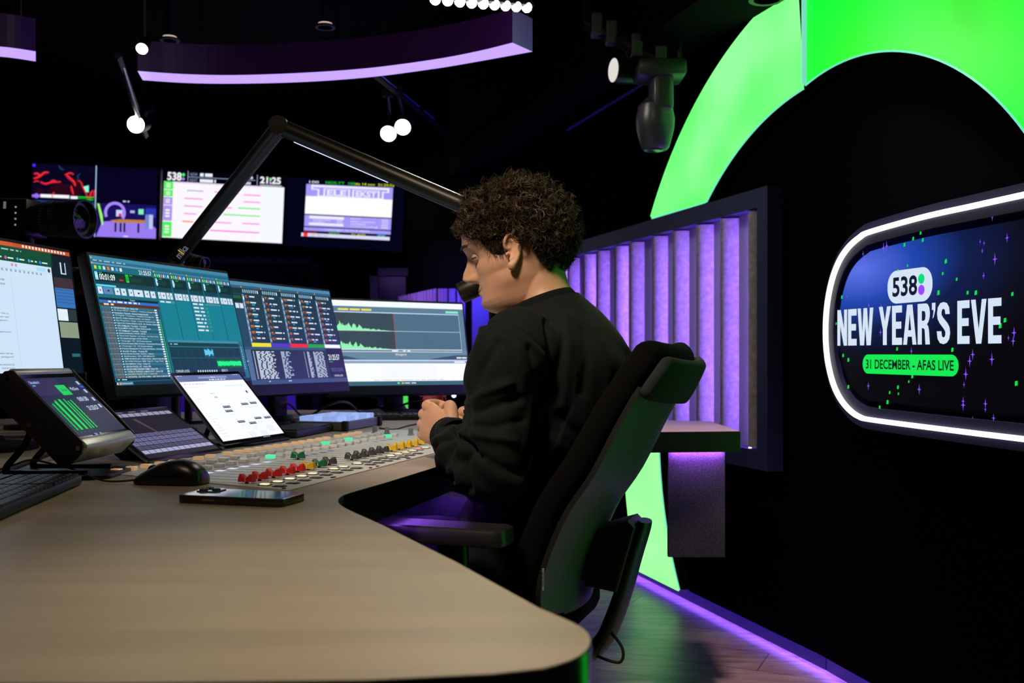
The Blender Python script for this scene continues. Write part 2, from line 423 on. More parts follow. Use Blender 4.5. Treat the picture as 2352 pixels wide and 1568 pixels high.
# ------------------------------------------------------------------ neon-framed screen on facet B
dS = Vector((-.2344, 1, 0)).normalized(); nS = Vector((-1, -.2344, 0)).normalized()
P0 = at(1900, 800, 2.74)
def sg(px, py, off=0): return onplane(px, py, P0+nS*off, nS)
neon = E('fff4f0', 2.2); neon_b = P('neon_housing', (.010, .014, .055), .5)
xd = -dS                        # to the right in the picture
def s2(p): d = p-P0; return Vector((d.dot(xd), d.z))
pts_px = [(2352+160, 413), (2352, 447.5), (2240, 472), (2120, 498.5), (2000, 532), (1975, 545), (1950, 567), (1930, 596), (1915, 632), (1905, 672), (1899, 715), (1897, 760), (1899, 805), (1905, 845), (1916, 885), (1932, 917), (1953, 942), (1975, 957), (2000, 963.5), (2120, 979.5), (2240, 994.5), (2352, 1008), (2352+160, 1027.5)]
path = [s2(sg(x, y)) for x, y in pts_px]
path = [Vector((p.x, p.y, 0)) for p in path]; sp = spline(path, 6)
MS = frame(P0, xd, Vector((0, 0, 1)))       # x right, y up, z into the room
if MS.col[2].to_3d().dot(nS) < 0: raise RuntimeError('sign frame')
signt = thing('screen_sign', MS@Vector((.3, -.35, 0)), 'wall screen in a white neon capsule frame announcing the New Year party', 'screen')
def ribbon(mb, pts, w_in, w_out, z0, z1, m, M):
    L = []
    for i, p in enumerate(pts):
        t = (pts[min(i+1, len(pts)-1)]-pts[max(i-1, 0)]).normalized(); nn = Vector((t.y, -t.x, 0))   # outward for this winding
        L.append((p-nn*w_in, p+nn*w_out))
    for i in range(len(L)-1):
        (a, b), (c, d) = L[i], L[i+1]
        A = [Vector((q.x, q.y, z)) for q in (a, b, c, d) for z in (z0, z1)]
        mb.quad(A[1][:], A[3][:], A[7][:], A[5][:], m, M)
        mb.quad(A[0][:], A[1][:], A[5][:], A[4][:], m, M); mb.quad(A[2][:], A[6][:], A[7][:], A[3][:], m, M)
hb = MB(); ribbon(hb, sp, .03, .026, -.10, -.004, neon_b, MS); hb.build('frame_housing', signt)
nb = MB(); ribbon(nb, sp, .0055, .0055, -.004, .006, neon, MS); nb.build('neon_tube', signt)
bkp = MB()
poly = [(p.x, p.y) for p in sp]; bkp.prism(poly, -.112, -.10, BLK, MS)
bkp.build('back_panel', signt)
# the picture on the screen, recessed 8 cm
def mat_nebula():
    m = bpy.data.materials.new('nebula_picture'); m.use_nodes = True; nt = m.node_tree; b = nt.nodes['Principled BSDF']
    tc = nt.nodes.new('ShaderNodeTexCoord'); sx = nt.nodes.new('ShaderNodeSeparateXYZ')
    mp = nt.nodes.new('ShaderNodeMapping'); mp.vector_type = 'POINT'
    g = nt.nodes.new('ShaderNodeTexGradient'); g.gradient_type = 'SPHERICAL'
    r = nt.nodes.new('ShaderNodeValToRGB'); cr = r.color_ramp
    cr.elements[0].position = 0; cr.elements[0].color = (*lin('020208'), 1); cr.elements[1].position = 1; cr.elements[1].color = (*lin('5a72ea'), 1)
    for p, c in ((.22, '050a1c'), (.45, '0a1a4a'), (.7, '1d46ae')): e = cr.elements.new(p); e.color = (*lin(c), 1)
    L = nt.links.new; L(tc.outputs['UV'], mp.inputs[0]); L(mp.outputs[0], g.inputs[0]); L(g.outputs['Fac'], r.inputs[0]); L(r.outputs[0], b.inputs['Emission Color'])
    mp.inputs['Location'].default_value = (-.13, -1.25, 0); mp.inputs['Scale'].default_value = (.82, 1.45, 1)
    b.inputs['Emission Strength'].default_value = 1; b.inputs['Base Color'].default_value = (0, 0, 0, 1); b.inputs['Roughness'].default_value = .7; b.inputs['Specular IOR Level'].default_value = .1
    return m
neb = mat_nebula()
zS = -.012
def sx(px, py): q = onplane(px, py, MS@Vector((0, 0, zS)), nS)-P0; return q.dot(xd), q.z
# picture outline: capsule shrunk inside the frame
inner = []
for i, p in enumerate(sp):
    t = (sp[min(i+1, len(sp)-1)]-sp[max(i-1, 0)]).normalized(); nn = Vector((t.y, -t.x, 0)); inner.append(p-nn*.046)
mbp = MB(); pi = [(p.x, p.y, zS) for p in inner]; mbp.add(pi, [list(range(len(pi)))], neb, MS)
# lettering
white = E('d4e4f6', 1); pill_g = E('00e850', 1); ink = E('0a1430', .8); purp = E('9a48ff', 1); grn = E('00d87c', 1); inkd = E('00140a', 1)
tx = MB(); Z1 = zS+.002; Z2 = zS+.004
def box_uv(tl, br): a = sx(*tl); b = sx(*br); return a[0], b[1], b[0]-a[0], a[1]-b[1]
def pill(mb, tl, br, m, z, rr=.5):
    x, y, w_, h_ = box_uv(tl, br); mb.add([(x+w_/2+a, y+h_/2+b, z) for a, b in rrect(w_, h_, h_*rr*.98, 10)], [list(range(44))], m, MS)
xa, ya = sx(2039, 660); xb, yb = sx(2142, 655)
# white logo pill
cx_, cy_ = sx(2090, 656); ww = xb-xa; hh = (sx(2090, 617.5)[1]-sx(2090, 694.5)[1])
tx.add([(cx_+a, cy_+b, Z1) for a, b in rrect(ww, hh, hh*.46, 10)], [list(range(44))], white, MS)
lx, ly = sx(2053, 681); lh = sx(2085, 634)[1]-sx(2085, 680)[1]; lw = sx(2110, 660)[0]-lx
tx.text('538', lx, cy_-lh/2, ink, MS, h=lh, w=lw, z=Z2, bold=.025)
dx_ = sx(2119.5, 650)[0]
for cy2, mm in ((cy_+lh*.27, grn), (cy_-lh*.27, purp)):
    tx.add([(dx_+a, cy2+b, Z2) for a, b in circ(lh*.25, 24)], [list(range(24))], mm, MS)
# condensed block letters
GL = {'N': (1.0, [[(0, 0), (.30, 0), (.30, .55), (.66, 0), (1, 0), (1, 1), (.70, 1), (.70, .47), (.34, 1), (0, 1)]]),
      'E': (.86, [[(0, 0), (1, 0), (1, .18), (.38, .18), (.38, .41), (.93, .41), (.93, .59), (.38, .59), (.38, .82), (1, .82), (1, 1), (0, 1)]]),
      'W': (1.5, [[(.16, 0), (.42, 0), (.5, .52), (.58, 0), (.84, 0), (1, 1), (.79, 1), (.70, .36), (.61, 1), (.39, 1), (.30, .36), (.21, 1), (0, 1)]]),
      'Y': (1.08, [[(.34, 0), (.66, 0), (.66, .40), (1, 1), (.68, 1), (.5, .62), (.32, 1), (0, 1), (.34, .40)]]),
      'A': (1.1, [[(0, 0), (.29, 0), (.34, .2), (.66, .2), (.71, 0), (1, 0), (.70, 1), (.5, 1), (.5, .76), (.61, .36), (.39, .36), (.5, .76), (.5, 1), (.30, 1)]]),
      'R': (1.0, [[(0, 0), (.33, 0), (.33, .40), (.46, .40), (.56, .36), (.62, 0), (.97, 0), (.90, .34), (.84, .44), (.74, .49), (.86, .55), (.95, .66), (.97, .76), (.92, .9), (.80, .98), (.66, 1), (0, 1), (0, .8), (.33, .8), (.33, .82), (.5, .82), (.60, .79), (.63, .70), (.60, .61), (.5, .58), (.33, .58), (.33, .8), (0, .8)]]),
      "'": (.30, [[(.25, .62), (.55, .66), (.95, .82), (1, 1), (.1, 1), (.1, .83), (.5, .83), (.45, .74)]]),
      'S': (1.0, [[(.5, 0), (.75, .03), (.93, .12), (1, .26), (.95, .40), (.80, .50), (.48, .63), (.36, .70), (.36, .77), (.42, .83), (.52, .84), (.61, .81), (.65, .71), (.97, .71), (.92, .87), (.76, .97), (.52, 1), (.27, .98), (.08, .88), (.02, .74), (.07, .60), (.22, .50), (.52, .37), (.64, .30), (.65, .23), (.59, .17), (.49, .16), (.39, .19), (.35, .31), (0, .31), (.06, .13), (.23, .03)]]),
      'V': (1.05, [[(.33, 0), (.67, 0), (1, 1), (.70, 1), (.5, .32), (.30, 1), (0, 1)]])}
def blocktext(mb, s_, x, y, w_, h_, m, z, M, gap=.1, space=.42):
    adv = 0; lay = []
    for ch in s_:
        if ch == ' ': adv += space; continue
        lay.append((ch, adv)); adv += GL[ch][0]+gap
    k = w_/(adv-gap)
    for ch, a in lay:
        for poly in GL[ch][1]:
            bm = bmesh.new(); vv = [bm.verts.new((x+(a+px*GL[ch][0])*k, y+py*h_, z)) for px, py in poly]
            f = bm.faces.new(vv); bm.normal_update(); r = bmesh.ops.triangulate(bm, faces=[f]); bm.verts.index_update()
            mb.add([v.co[:] for v in bm.verts], [[v.index for v in f.verts] for f in bm.faces], m, M); bm.free()
bx, by = sx(1925, 794); hx = sx(2302, 735)[0]
htop = sx(2110, 698)[1]; hbot = sx(2110, 791)[1]
blocktext(tx, "NEW YEAR'S EVE", bx, hbot, hx-bx, htop-hbot, white, Z1, MS)
px_, py_ = sx(1983, 836); qx = sx(2203.5, 838)[0]; ph = sx(2093, 814)[1]-sx(2093, 861)[1]; pc = sx(2093, 837.5)[1]
tx.add([((px_+qx)/2+a, pc+b, Z1) for a, b in rrect(qx-px_, ph, ph*.49, 10)], [list(range(44))], pill_g, MS)
t0 = sx(1992, 836)[0]; t1 = sx(2194, 838)[0]
tx.text('31 DECEMBER - AFAS LIVE', t0, pc-ph*.245, inkd, MS, w=t1-t0, h=ph*.49, z=Z2, bold=.02)
tx.build('lettering', signt)
# sparkles of the picture
spk = mbp; rs = random.Random(3)
greens = [(2015, 547), (2099, 548), (2116, 535), (2121, 551), (2079, 562), (2086, 610), (2064, 621), (2174, 600), (2199, 641), (2167, 628), (2157, 672), (2224, 672), (2243, 672), (2327, 675), (1935, 682), (1922, 743), (1938, 816), (1950, 826), (2062, 801), (2189, 803), (2097, 864), (2089, 876), (1950, 888), (2064, 889), (2045, 901), (2065, 904), (2040, 923), (2022, 935), (2135, 957), (2336, 880), (2310, 735), (2299, 748)]
for x, y in greens:
    a, b = sx(x, y); r_ = .003*rs.uniform(.8, 1.5); spk.quad((a-r_, b-r_*1.3, Z1), (a+r_, b-r_, Z1), (a+r_, b+r_*1.3, Z1), (a-r_*.8, b+r_, Z1), E('00dc46', 1), MS)
viol = [(1984, 583), (1986, 596), (1989, 612), (2031, 569), (2038, 565), (2253, 555), (2262, 558), (2258, 576), (2287, 595), (2261, 633), (2315, 546), (2237, 493), (2281, 498), (1997, 701), (2025, 703), (2024, 763), (2095, 806), (2113, 894), (1996, 886), (2229, 829), (2236, 814), (2280, 825), (2329, 783), (2318, 776), (2331, 764), (2220, 859), (2214, 930), (2214, 921), (2265, 927), (2265, 940), (2236, 968), (2284, 960), (2216, 883), (1947, 682)]
vm = E('8a50ff', 1)
for x, y in viol:
    a, b = sx(x, y); r_ = .006*rs.uniform(.5, 1.4)
    for w1, h1 in ((r_, r_*.2), (r_*.22, r_*1.7), (r_*.5, r_*.5)):
        spk.quad((a-w1, b, Z1), (a, b-h1, Z1), (a+w1, b, Z1), (a, b+h1, Z1), vm, MS)
ob = mbp.build('picture', signt)
me = ob.o.data; uv = me.uv_layers.new(name='UVMap')
xs = [p[0] for p in pi]; ys = [p[1] for p in pi]; x0, x1, y0, y1 = min(xs), min(xs)+.62, min(ys), max(ys)
for l in me.loops:
    p = pi[min(l.vertex_index, len(pi)-1)]; uv.data[l.index].uv = ((p[0]-x0)/(x1-x0), (p[1]-y0)/(y1-y0))
# ------------------------------------------------------------------ screens
class Scr:
    """A picture on a flat screen: u to the right 0..1, v down 0..1."""
    def __init__(s, c, u, v, w, h, dz=.0006):
        s.M = frame(c, u, Vector(v)); s.w = w; s.h = h; s.mb = MB(); s.z = .0008; s.dz = dz; s.cr = (0, 0, 1)
        n = s.M.col[2].to_3d(); s.n = n; s.c = Vector(c)
    def crop(s, ox, oy, k): s.cr = (ox, oy, k)
    def uv(s, x, y):
        px, py = s.cr[0]+x/s.cr[2], s.cr[1]+y/s.cr[2]
        q = onplane(px, py, s.c, s.n)-s.c
        return q.dot(s.M.col[0].to_3d())/s.w+.5, .5-q.dot(s.M.col[1].to_3d())/s.h
    ks = None; off = 0; umin = -1
    def L(s, u, v): return (u-.5)*(s.ks or s.w)+s.off, (.5-v)*s.h
    def r(s, u0, v0, u1, v1, m, k=0):
        if u1 <= s.umin: return
        u0 = max(u0, s.umin)
        a, b = s.L(u0, v0), s.L(u1, v1); z = s.z+k*s.dz
        if isinstance(m, str): m = E(m)
        s.mb.quad((a[0], b[1], z), (b[0], b[1], z), (b[0], a[1], z), (a[0], a[1], z), m, s.M)
    def q(s, p, q_, m, k=1):
        a, b = s.uv(*p), s.uv(*q_); s.r(a[0], a[1], b[0], b[1], m, k)
    def t(s, txt, u, v, h, m, k=2, w=None, bold=0, align='L'):
        if isinstance(m, str): m = E(m)
        a = s.L(u, v); s.mb.text(txt, a[0], a[1]-h*s.h, m, s.M, h=h*s.h, w=None if w is None else w*s.w, z=s.z+k*s.dz, bold=bold, align=align)
    def tq(s, txt, p, q_, m, k=2, bold=0):
        a, b = s.uv(*p), s.uv(*q_); s.t(txt, a[0], a[1], abs(b[1]-a[1]), m, k, abs(b[0]-a[0]), bold)
    def words(s, u, v, w, h, m, k=2, rng=None, maxw=.05):
        """a line of unreadable small print: word-sized dashes"""
        rng = rng or random; x = u
        while x < u+w:
            l = min(rng.uniform(.25, 1)*maxw, u+w-x)
            if l > .004: s.r(x, v, x+l, v+h, m, k)
            x += l+.012
    def poly(s, pts, m, k=2):
        if isinstance(m, str): m = E(m)
        s.mb.add([(*s.L(u, v), s.z+k*s.dz) for u, v in pts], [list(range(len(pts)))], m, s.M)
    def stroke(s, pts, wd, m, k=2):
        pts = spline([Vector((u, v, 0)) for u, v in pts], 5); n = len(pts); L = []
        for i, p in enumerate(pts):
            t = (pts[min(i+1, n-1)]-pts[max(i-1, 0)]).normalized(); ww = wd*(.35+.65*math.sin(math.pi*(.12+.8*i/(n-1)))); L.append((p+Vector((-t.y*.57, t.x, 0))*ww, p-Vector((-t.y*.57, t.x, 0))*ww))
        for i in range(n-1): s.poly([(q.x, q.y) for q in (L[i][0], L[i+1][0], L[i+1][1], L[i][1])], m, k)
    def dot(s, u, v, r, m, k=2, n=16):
        if u < s.umin: return
        if isinstance(m, str): m = E(m)
        a = s.L(u, v); s.mb.add([(a[0]+x, a[1]+y, s.z+k*s.dz) for x, y in circ(r, n)], [list(range(n))], m, s.M)
def monitor_body(t, S, bez, depth, foot=None, bottom=.02, col=BLK, neck=True, back=None):
    b = MB(); b.prism(rrect(S.w+2*bez, S.h+bez+bottom, .006, 3), -depth, 0, col, S.M@T(0, -(bottom-bez)/2, 0), .002)
    b.build('housing', t, 40)
    if foot is not None:
        n = S.n; c = S.c-n*(depth+.03); st = MB()
        st.box((0, 0, 0), (.065, .03, c.z-foot), BLK, frame((c.x, c.y, (c.z+foot)/2), S.M.col[0].to_3d(), Vector((-S.M.col[0][1], S.M.col[0][0], 0))), .006)
        st.box((0, 0, -.012), (.09, .09, .05), BLK, frame(S.c-n*(depth+.012), S.M.col[0].to_3d(), S.M.col[1].to_3d()), .01)
        st.build('stand', t, 40)
        bs = MB(); bs.lathe([(0, 0), (.12, 0), (.12, .012), (.05, .02), (.045, .03), (0, .03)], BLK, T(c.x, c.y, foot)); bs.build('stand_base', t, 40)

rg = random.Random(11)
DK = .74
# ---- monitor with the play-out desk (nearest complete one)
u2, v2 = (.317, .948, -.004), (-.239, .08, .967)
c2 = Vector((-.841, 2.505, 1.027))
S = Scr(c2, u2, v2, .54, .325); M2 = S
mon = thing('monitor', (c2.x, c2.y, DK), 'black monitor with teal playlist screen between the left document screen and its neighbour', 'monitor', 'monitors along the console')
a = S.crop(180, 560, 4.355)
S2 = S
# active picture
(ua, va), (ub, vb) = S.uv(97, 93), S.uv(1735, 1405)
S.r(.005, .012, .995, .93, '15687f', 0)
S.r(.005, .012, .995, .04, '3f86a8', 1); S.r(.005, .04, .995, .055, '2a6a88', 1); S.words(.02, .043, .2, .008, 'a8c8d8')
S.r(.005, .06, .395, .075, '5f8fae', 1)
for i in range(5): S.r(.40+i*.12, .07, .515+i*.12, .085, '3f7f9c', 1); S.dot(.405+i*.12, .077, .0022, 'ff9a40', 2)
S.dot(.012, .067, .0022, 'ff9a40', 2); S.dot(.012, .03, .0022, 'ff9a40', 2)
icons = ['d8e020', '40ff40', 'd0e0f0', 'ff7030', 'e8f0ff', '60a0ff', 'f0f8ff']
cols = [(.01, .19), (.20, .195)]+[(.40+i*.12, .112) for i in range(5)]
for i in range(7): S.r(.02+i*.026, .085, .034+i*.026, .11, icons[i], 2)
for i in range(5):
    for j in range(7): S.r(.405+i*.12+j*.0155, .095, .412+i*.12+j*.0155, .118, icons[j], 2)
S.t('21:25:57', .30, .082, .034, 'eaf6ff', 2, .085, .01)
for i, (x, w_) in enumerate(cols):
    S.r(x, .125, x+w_, .20, '0a2630', 1); S.r(x, .20, x+w_, .232, '123e50', 1)
    S.r(x+.004, .13, x+.004+(.018 if i < 2 else .012), .19, '20e030' if i == 1 else '8adcf4', 2)
    S.t('A' if i == 0 else 'B' if i == 1 else 'CDEFG'[i-2], x+.006, .142, .036, 'ffffff' if i != 1 else '003000', 3, .012)
    if i == 0: S.t('00:01:09', x+.03, .142, .045, 'f0fbff', 2, .095, .01); S.r(x+.15, .172, x+.175, .182, 'd02020', 2)
    else: S.t('00:00:00', x+.03 if i < 2 else x+.022, .148, .034, '1c5448', 2, .075 if i < 2 else .055)
    S.r(x+.03, .131, x+.05, .137, '20c040', 2)
    bw = w_/5.2
    for k, (o, ww) in enumerate(((.1, .75), (1.0, 1.6), (2.9, .85), (4.0, .85))):
        S.r(x+bw*o, .24, x+bw*(o+ww), .292, 'd6e4f6' if not (i == 0 and k == 1) else '5d84b6', 2)
        S.r(x+bw*(o+ww*.4), .26, x+bw*(o+ww*.6), .272, '1a2230', 3)
S.r(.01, .222, .13, .236, '58d8f4', 2)
for i in range(5):
    S.r(.40+i*.12, .30, .514+i*.12, .62, '107c92', 1)
    S.r(.5145+i*.12, .30, .516+i*.12, .62, '0a2c38', 1)
for j, y in enumerate((.305,)): S.r(.40, y, .51, y+.02, '4a88a0', 2); S.words(.405, y+.004, .09, .012, 'cfe6f2', 3, rg)
S.r(.76, .30, .872, .315, '4a88a0', 2)
for j in range(8):
    y = .302+j*.031; S.r(.642, y, .75, y+.022, '2d7c96', 2); S.words(.646, y+.004, .08, .013, 'd8eef6', 3, rg, .06); S.r(.752, y, .755, y+.02, '30ff50', 3)
# playlist on the left
S.r(.008, .318, .39, .925, '1b5470', 1)
S.r(.008, .318, .39, .335, '0a1c26', 2); S.t('Program', .2, .32, .014, 'e0f0ff', 3)
S.r(.008, .336, .39, .356, '2a6ad0', 2); S.words(.06, .34, .2, .012, 'd6e8ff', 3, rg); S.r(.008, .357, .39, .377, '5c2418', 2); S.words(.03, .361, .06, .012, 'ffd8c0', 3, rg)
tr = ['538 024 PINGEL IN - Radio 538', 'NL Stroom PLFVO / Vandebron - Vandebron Energie B.V.', 'November / Renault - Renault Nederland BV', 'TO Flight01 / Vandebron - Vandebron Energie B.V.', 'Spot Dr. Oetker Bakken met Bo - Dr. Oetker', 'Easy Wasparfum / Robijn - Unilever Nederland B.V.', 'Tag on Dr. Oetker Bakken met B - Dr. Oetker s Bakken', 'HIG ONMax24 / Twinfield - Twinfield', 'Zorg OMZ4 / Pearle - Pearle Opticiens BV', 'TO ONMax24 / Twinfield - Twinfield', 'Jezelf ontwikkelen / NCOI - NCOI', 'Dames Kids Topdeals / van Haren - Van Haren Scho', 'TO Opleidingsbudget / NCOI - NCOI', '1 Zorgvragen / CZ - CZ Zorgverzekeraar', 'Corlou Endopen B2B / Primera - Coöperatie Primera E', '2 Zorgvragen / CZ - CZ Zorgverzekeraar', 'Premium Backpacker V2 / Centraal Beheer - Centraal', 'Nov24 / Prolists - Prolists BV', 'Introductie Hyundai / Ayvens - Ayvens', 'Alg Blackcadeau / DPG - DPG Media B.V.', 'WMA 45-60 NL-SC / Albert Heijn - Albert Heijn B.V.', 'ZO WCM WKQ Spot1 SBSB / Talpa TV - Talpa TV B.V.', 'Fuel OMZ024 / Tango - Tango CV', '538 024 PINGEL UIT - Radio 538', '538 024 WEER VERKEER COMBI - Radio 538', '1 HITBLOK ESPRESSO & MILES ON IT - Radio 538', 'JUICHEND PUBLIEK LEVEL 1 - Radio 538', 'HITSTARTER - DIE WITH A SMILE - LADY GAGA & BRUNO']
for j, s_ in enumerate(tr):
    y = .381+j*.0188
    if j % 2 == 0: S.r(.008, y, .37, y+.0185, '346c86', 2)
    if j: S.t('21:%02d:%02d' % (27+j//3, (j*17) % 60), .012, y+.003, .0115, 'c07a30', 3, .05)
    S.r(.07, y+.006, .078, y+.012, 'f0f8ff', 3)
    S.t(s_, .085, y+.003, .0118, 'e8e848' if j == 26 else 'dff0fa', 3, min(.27, .0053*len(s_)), .006)
    S.r(.35, y+.003, .365, y+.014, 'dff0fa', 3)
    if j > 3: S.r(.372, y+.002, .377, y+.016, '20e048', 3)
S.r(.008, .908, .39, .924, '0a2634', 3); S.words(.015, .912, .06, .008, 'a8c8d8', 4)
# wave editor windows
S.r(.40, .615, .955, .905, '0a3242', 1); S.r(.40, .615, .955, .635, '3d88a4', 2); S.words(.41, .645, .06, .008, '9cc4d4', 3)
S.r(.40, .665, .955, .672, '2e6e86', 2); S.r(.40, .755, .955, .762, '205468', 2)
for i in range(9): S.r(.455+i*.055, .672, .4565+i*.055, .845, '2c6070', 2)
S.r(.65, .675, .725, .752, '0c4a6c', 2)
for i in range(18): h_ = rg.uniform(.3, 1)*.03; S.r(.655+i*.0038, .713-h_, .658+i*.0038, .713+h_, '70dcff', 3)
S.r(.735, .768, .94, .842, '0a5a20', 2)
N = 60; top = [(.74+.2*i/N, .805-rg.uniform(.014, .025)) for i in range(N+1)]; bot = [(.74+.2*i/N, .805+rg.uniform(.014, .025)) for i in range(N+1)]
for i in range(N): S.poly([top[i], top[i+1], bot[i+1], bot[i]], '14f08a', 3)
S.t('OMNIPLAYER', .41, .852, .026, 'c8e4f0', 3, .1); S.t('00:01:5', .76, .852, .028, 'e0f4ff', 3, .05)
for i in range(9): S.r(.57+i*.018, .857, .58+i*.018, .873, 'b8d4e0', 3)
S.r(.41, .88, .955, .925, '062030', 3)
for i in range(8): S.r(.46+i*.06, .88, .4615+i*.06, .925, '2c6070', 4)
S.r(.62, .882, .633, .924, '14d070', 5); S.r(.605, .895, .615, .903, 'd02020', 5)
for i in range(12): S.r(.963, .66+i*.017, .966+rg.uniform(0, .004), .668+i*.017, 'b8dcec', 3); S.r(.975, .665+i*.02, .977, .672+i*.02, '8ab8c8', 3)
S.r(.005, .93, .995, .958, '0b2c3c', 1); S.r(.02, .932, .11, .955, '3a7c98', 2); S.t('OmniPlayer Radio538', .038, .938, .012, 'e8f4fa', 3, .065); S.dot(.03, .944, .003, 'ff9030', 3)
for i in range(4): S.r(.008+(i % 2)*.005, .936+(i//2)*.009, .012+(i % 2)*.005, .943+(i//2)*.009, 'f0f8ff', 3)
S.r(0, 0, 1, 1, BLK, -1)
S.mb.build('screen', mon)
monitor_body(mon, S, .004, .028, DK, bottom=.012)

# ---- second monitor
c3 = Vector((-.672, 2.99, 1.007))
S = Scr(c3+Vector((.40, .915, -.005)).normalized()*.0225, (.40, .915, -.005), (-.215, .1, .971), .50, .325); S.ks = .545; S.off = -.0225; S.umin = .0826
mon3 = thing('monitor', (c3.x, c3.y, DK), 'black monitor with slate blue song grid and coloured tabs, behind the white tablet', 'monitor', 'monitors along the console')
S.r(.006, .012, .994, .94, '1d3f5e', 0)
S.r(.006, .012, .994, .045, '4f88ae', 1); S.r(.006, .045, .994, .07, '2f5a7a', 1)
S.r(.006, .07, .994, .12, '14283a', 1)
for i in range(6):
    x = .0+i*.165
    if i == 0:
        S.r(.02, .13, .16, .2, '08202a', 2); S.r(.09, .14, .15, .17, '1c5448', 3)
        for k in range(4): S.r(.03+k*.034, .21, .058+k*.034, .255, 'd6e4f6', 2)
        continue
    for k in range(7): S.r(x+.01+k*.017, .08, x+.02+k*.017, .11, '8fb0c8', 2)
    S.r(x+.13, .082, x+.138, .11, 'f0f8ff', 2); S.dot(x+.006, .058, .0022, 'ff9a40', 2)
    S.r(x+.005, .125, x+.16, .565, '1a3048', 2); S.r(x+.0, .125, x+.016, .565, '6d90b4', 2)
    for r_ in range(8):
        y = .135+r_*.054; S.t(str(r_+1), x+.004, y+.01, .03, 'f0f8ff', 3, .008)
        S.words(x+.022, y, .03, .01, 'd87038', 3, rg, .03); S.words(x+.022, y+.014, .03, .008, 'b05a30', 3, rg, .03)
        S.words(x+.056, y+.002, .09*rg.uniform(.5, 1), .012, 'dfe9f4', 3, rg, .06)
        if rg.random() < .5: S.words(x+.066, y+.024, .03, .009, '38a0f0', 3, rg, .03)
    S.r(x+.002, .565, x+.163, .6, ['', 'e8e020', '5030c8', 'f01c1c', '10a020', 'f4f8ff'][i], 3)
S.r(.006, .6, .83, .625, '2f4f6c', 1); S.r(.006, .625, .15, .9, '4a6c8e', 1); S.r(.155, .625, .82, .9, '16283c', 1)
for j in range(22):
    y = .64+j*.0115; S.words(.19, y, .16*rg.uniform(.75, 1), .008, 'd8e6f2', 2, rg, .04); S.words(.40, y, .09*rg.uniform(.5, 1), .008, 'b4c8dc', 2, rg, .04)
    S.r(.165, y, .172, y+.006, 'f0f8ff', 2); S.r(.61, y, .617, y+.006, 'b4c8dc', 2); S.words(.64, y, .035, .007, 'c8d8e8', 2, rg, .035); S.words(.70, y, .1, .007, 'c8d8e8', 2, rg, .05)
for j in range(14): S.words(.02, .64+j*.017, .1*rg.uniform(.4, 1), .008, 'd0e0f0', 2, rg, .05)
S.r(.83, .6, .994, .9, '0c1826', 2); S.t('21:25:57', .842, .665, .055, 'f4fbff', 3, .125, .012); S.r(.842, .735, .88, .742, '20d040', 3)
for i in range(4): S.r(.845+(i % 2)*.065, .80+(i//2)*.02, .905+(i % 2)*.065, .815+(i//2)*.02, '35506c', 3)
S.t('OMNIPLAYER', .865, .868, .02, 'd8e8f4', 3, .1)
S.r(.006, .9, .994, .94, '2e4c68', 2); S.words(.25, .91, .03, .008, 'c8d8e8', 3); S.words(.42, .91, .03, .008, 'c8d8e8', 3)
S.r(0, 0, 1, 1, BLK, -1)
S.mb.build('screen', mon3); monitor_body(mon3, S, .004, .028, DK, bottom=.012)

# ---- third monitor: wave editor on white
c4 = Vector((-.397, 3.517, .986))
S = Scr(c4, (.856, .516, -.005), (-.106, .189, .976), .54, .325)
mon4 = thing('monitor', (c4.x, c4.y, DK), 'black monitor with white window and green waveforms, farthest along the console', 'monitor', 'monitors along the console')
S.crop(500, 560, 3.794)
S.r(.006, .012, .994, .94, '5f7f96', 0); S.r(.006, .012, .994, .075, 'f6fbff', 1)
for x in (.09, .17, .25): S.r(x, .10, x+.07, .122, 'f0dc60', 2)
S.r(.86, .10, .955, .125, '8ae8cc', 2)
S.r(.006, .135, .955, .145, 'c8dcff', 2); S.r(.006, .145, .955, .545, '4f6e86', 1); S.r(.006, .145, .47, .545, '3c4858', 2); S.r(.955, .145, .957, .56, 'd8e8ff', 2)
S.r(.006, .342, .955, .346, 'd8e8f4', 3); S.r(.006, .545, .955, .552, 'e8f4ff', 3); S.r(.4695, .145, .4725, .545, 'c02838', 4)
x = .006
def wave(v0, amp):
    N = 110; env = []
    for i in range(N+1):
        t = i/N; e = (1-t)**.9*(.55+.45*abs(math.sin(i*.37)))*(1 if i % 11 < 6 else .65)*(1 if t < .55 else .6)*rg.uniform(.75, 1); env.append((.006+.435*t, v0-amp*e))
    for i in range(N): S.poly([(env[i][0], v0), (env[i+1][0], v0), env[i+1], env[i]], '96f4b8', 4)
wave(.342, .14); wave(.545, .13)
S.words(.44, .556, .05, .012, 'f4faff', 3); S.words(.52, .556, .05, .012, 'f4faff', 3)
S.r(.006, .552, .994, .66, '6b88a0', 1); S.r(.006, .57, .955, .575, 'e8f4ff', 2)
S.poly([(.006, .61), (.12, .62), (.2, .65), (.3, .655), (.7, .655), (.8, .63), (.9, .61), (.994, .605), (.994, .66), (.006, .66)], '3c5468', 2)
S.t('Vimpro', .46, .588, .035, 'f4faff', 3, .08)
for x in (.91, .95): S.r(x, .63, x+.036, .645, 'f0f6ff', 3)
S.r(.006, .66, .994, .675, 'c8d8ff', 3); S.r(.006, .675, .994, .895, 'fbfdff', 1); S.r(.006, .675, .994, .70, '8aa4bc', 2); S.r(.89, .678, .97, .695, 'f4f8ff', 3)
for j in range(8): S.words(.35, .72+j*.018, .4, .005, 'eef0f6', 2, rg, .1)
S.words(.3, .88, .5, .006, 'b8c0cc', 2, rg, .1)
S.r(.006, .895, .994, .94, '3c6478', 2); S.r(.46, .908, .475, .925, '60ffa0', 3); S.r(.49, .908, .505, .925, 'f0c030', 3); S.words(.512, .912, .08, .01, 'e8f0f8', 3)
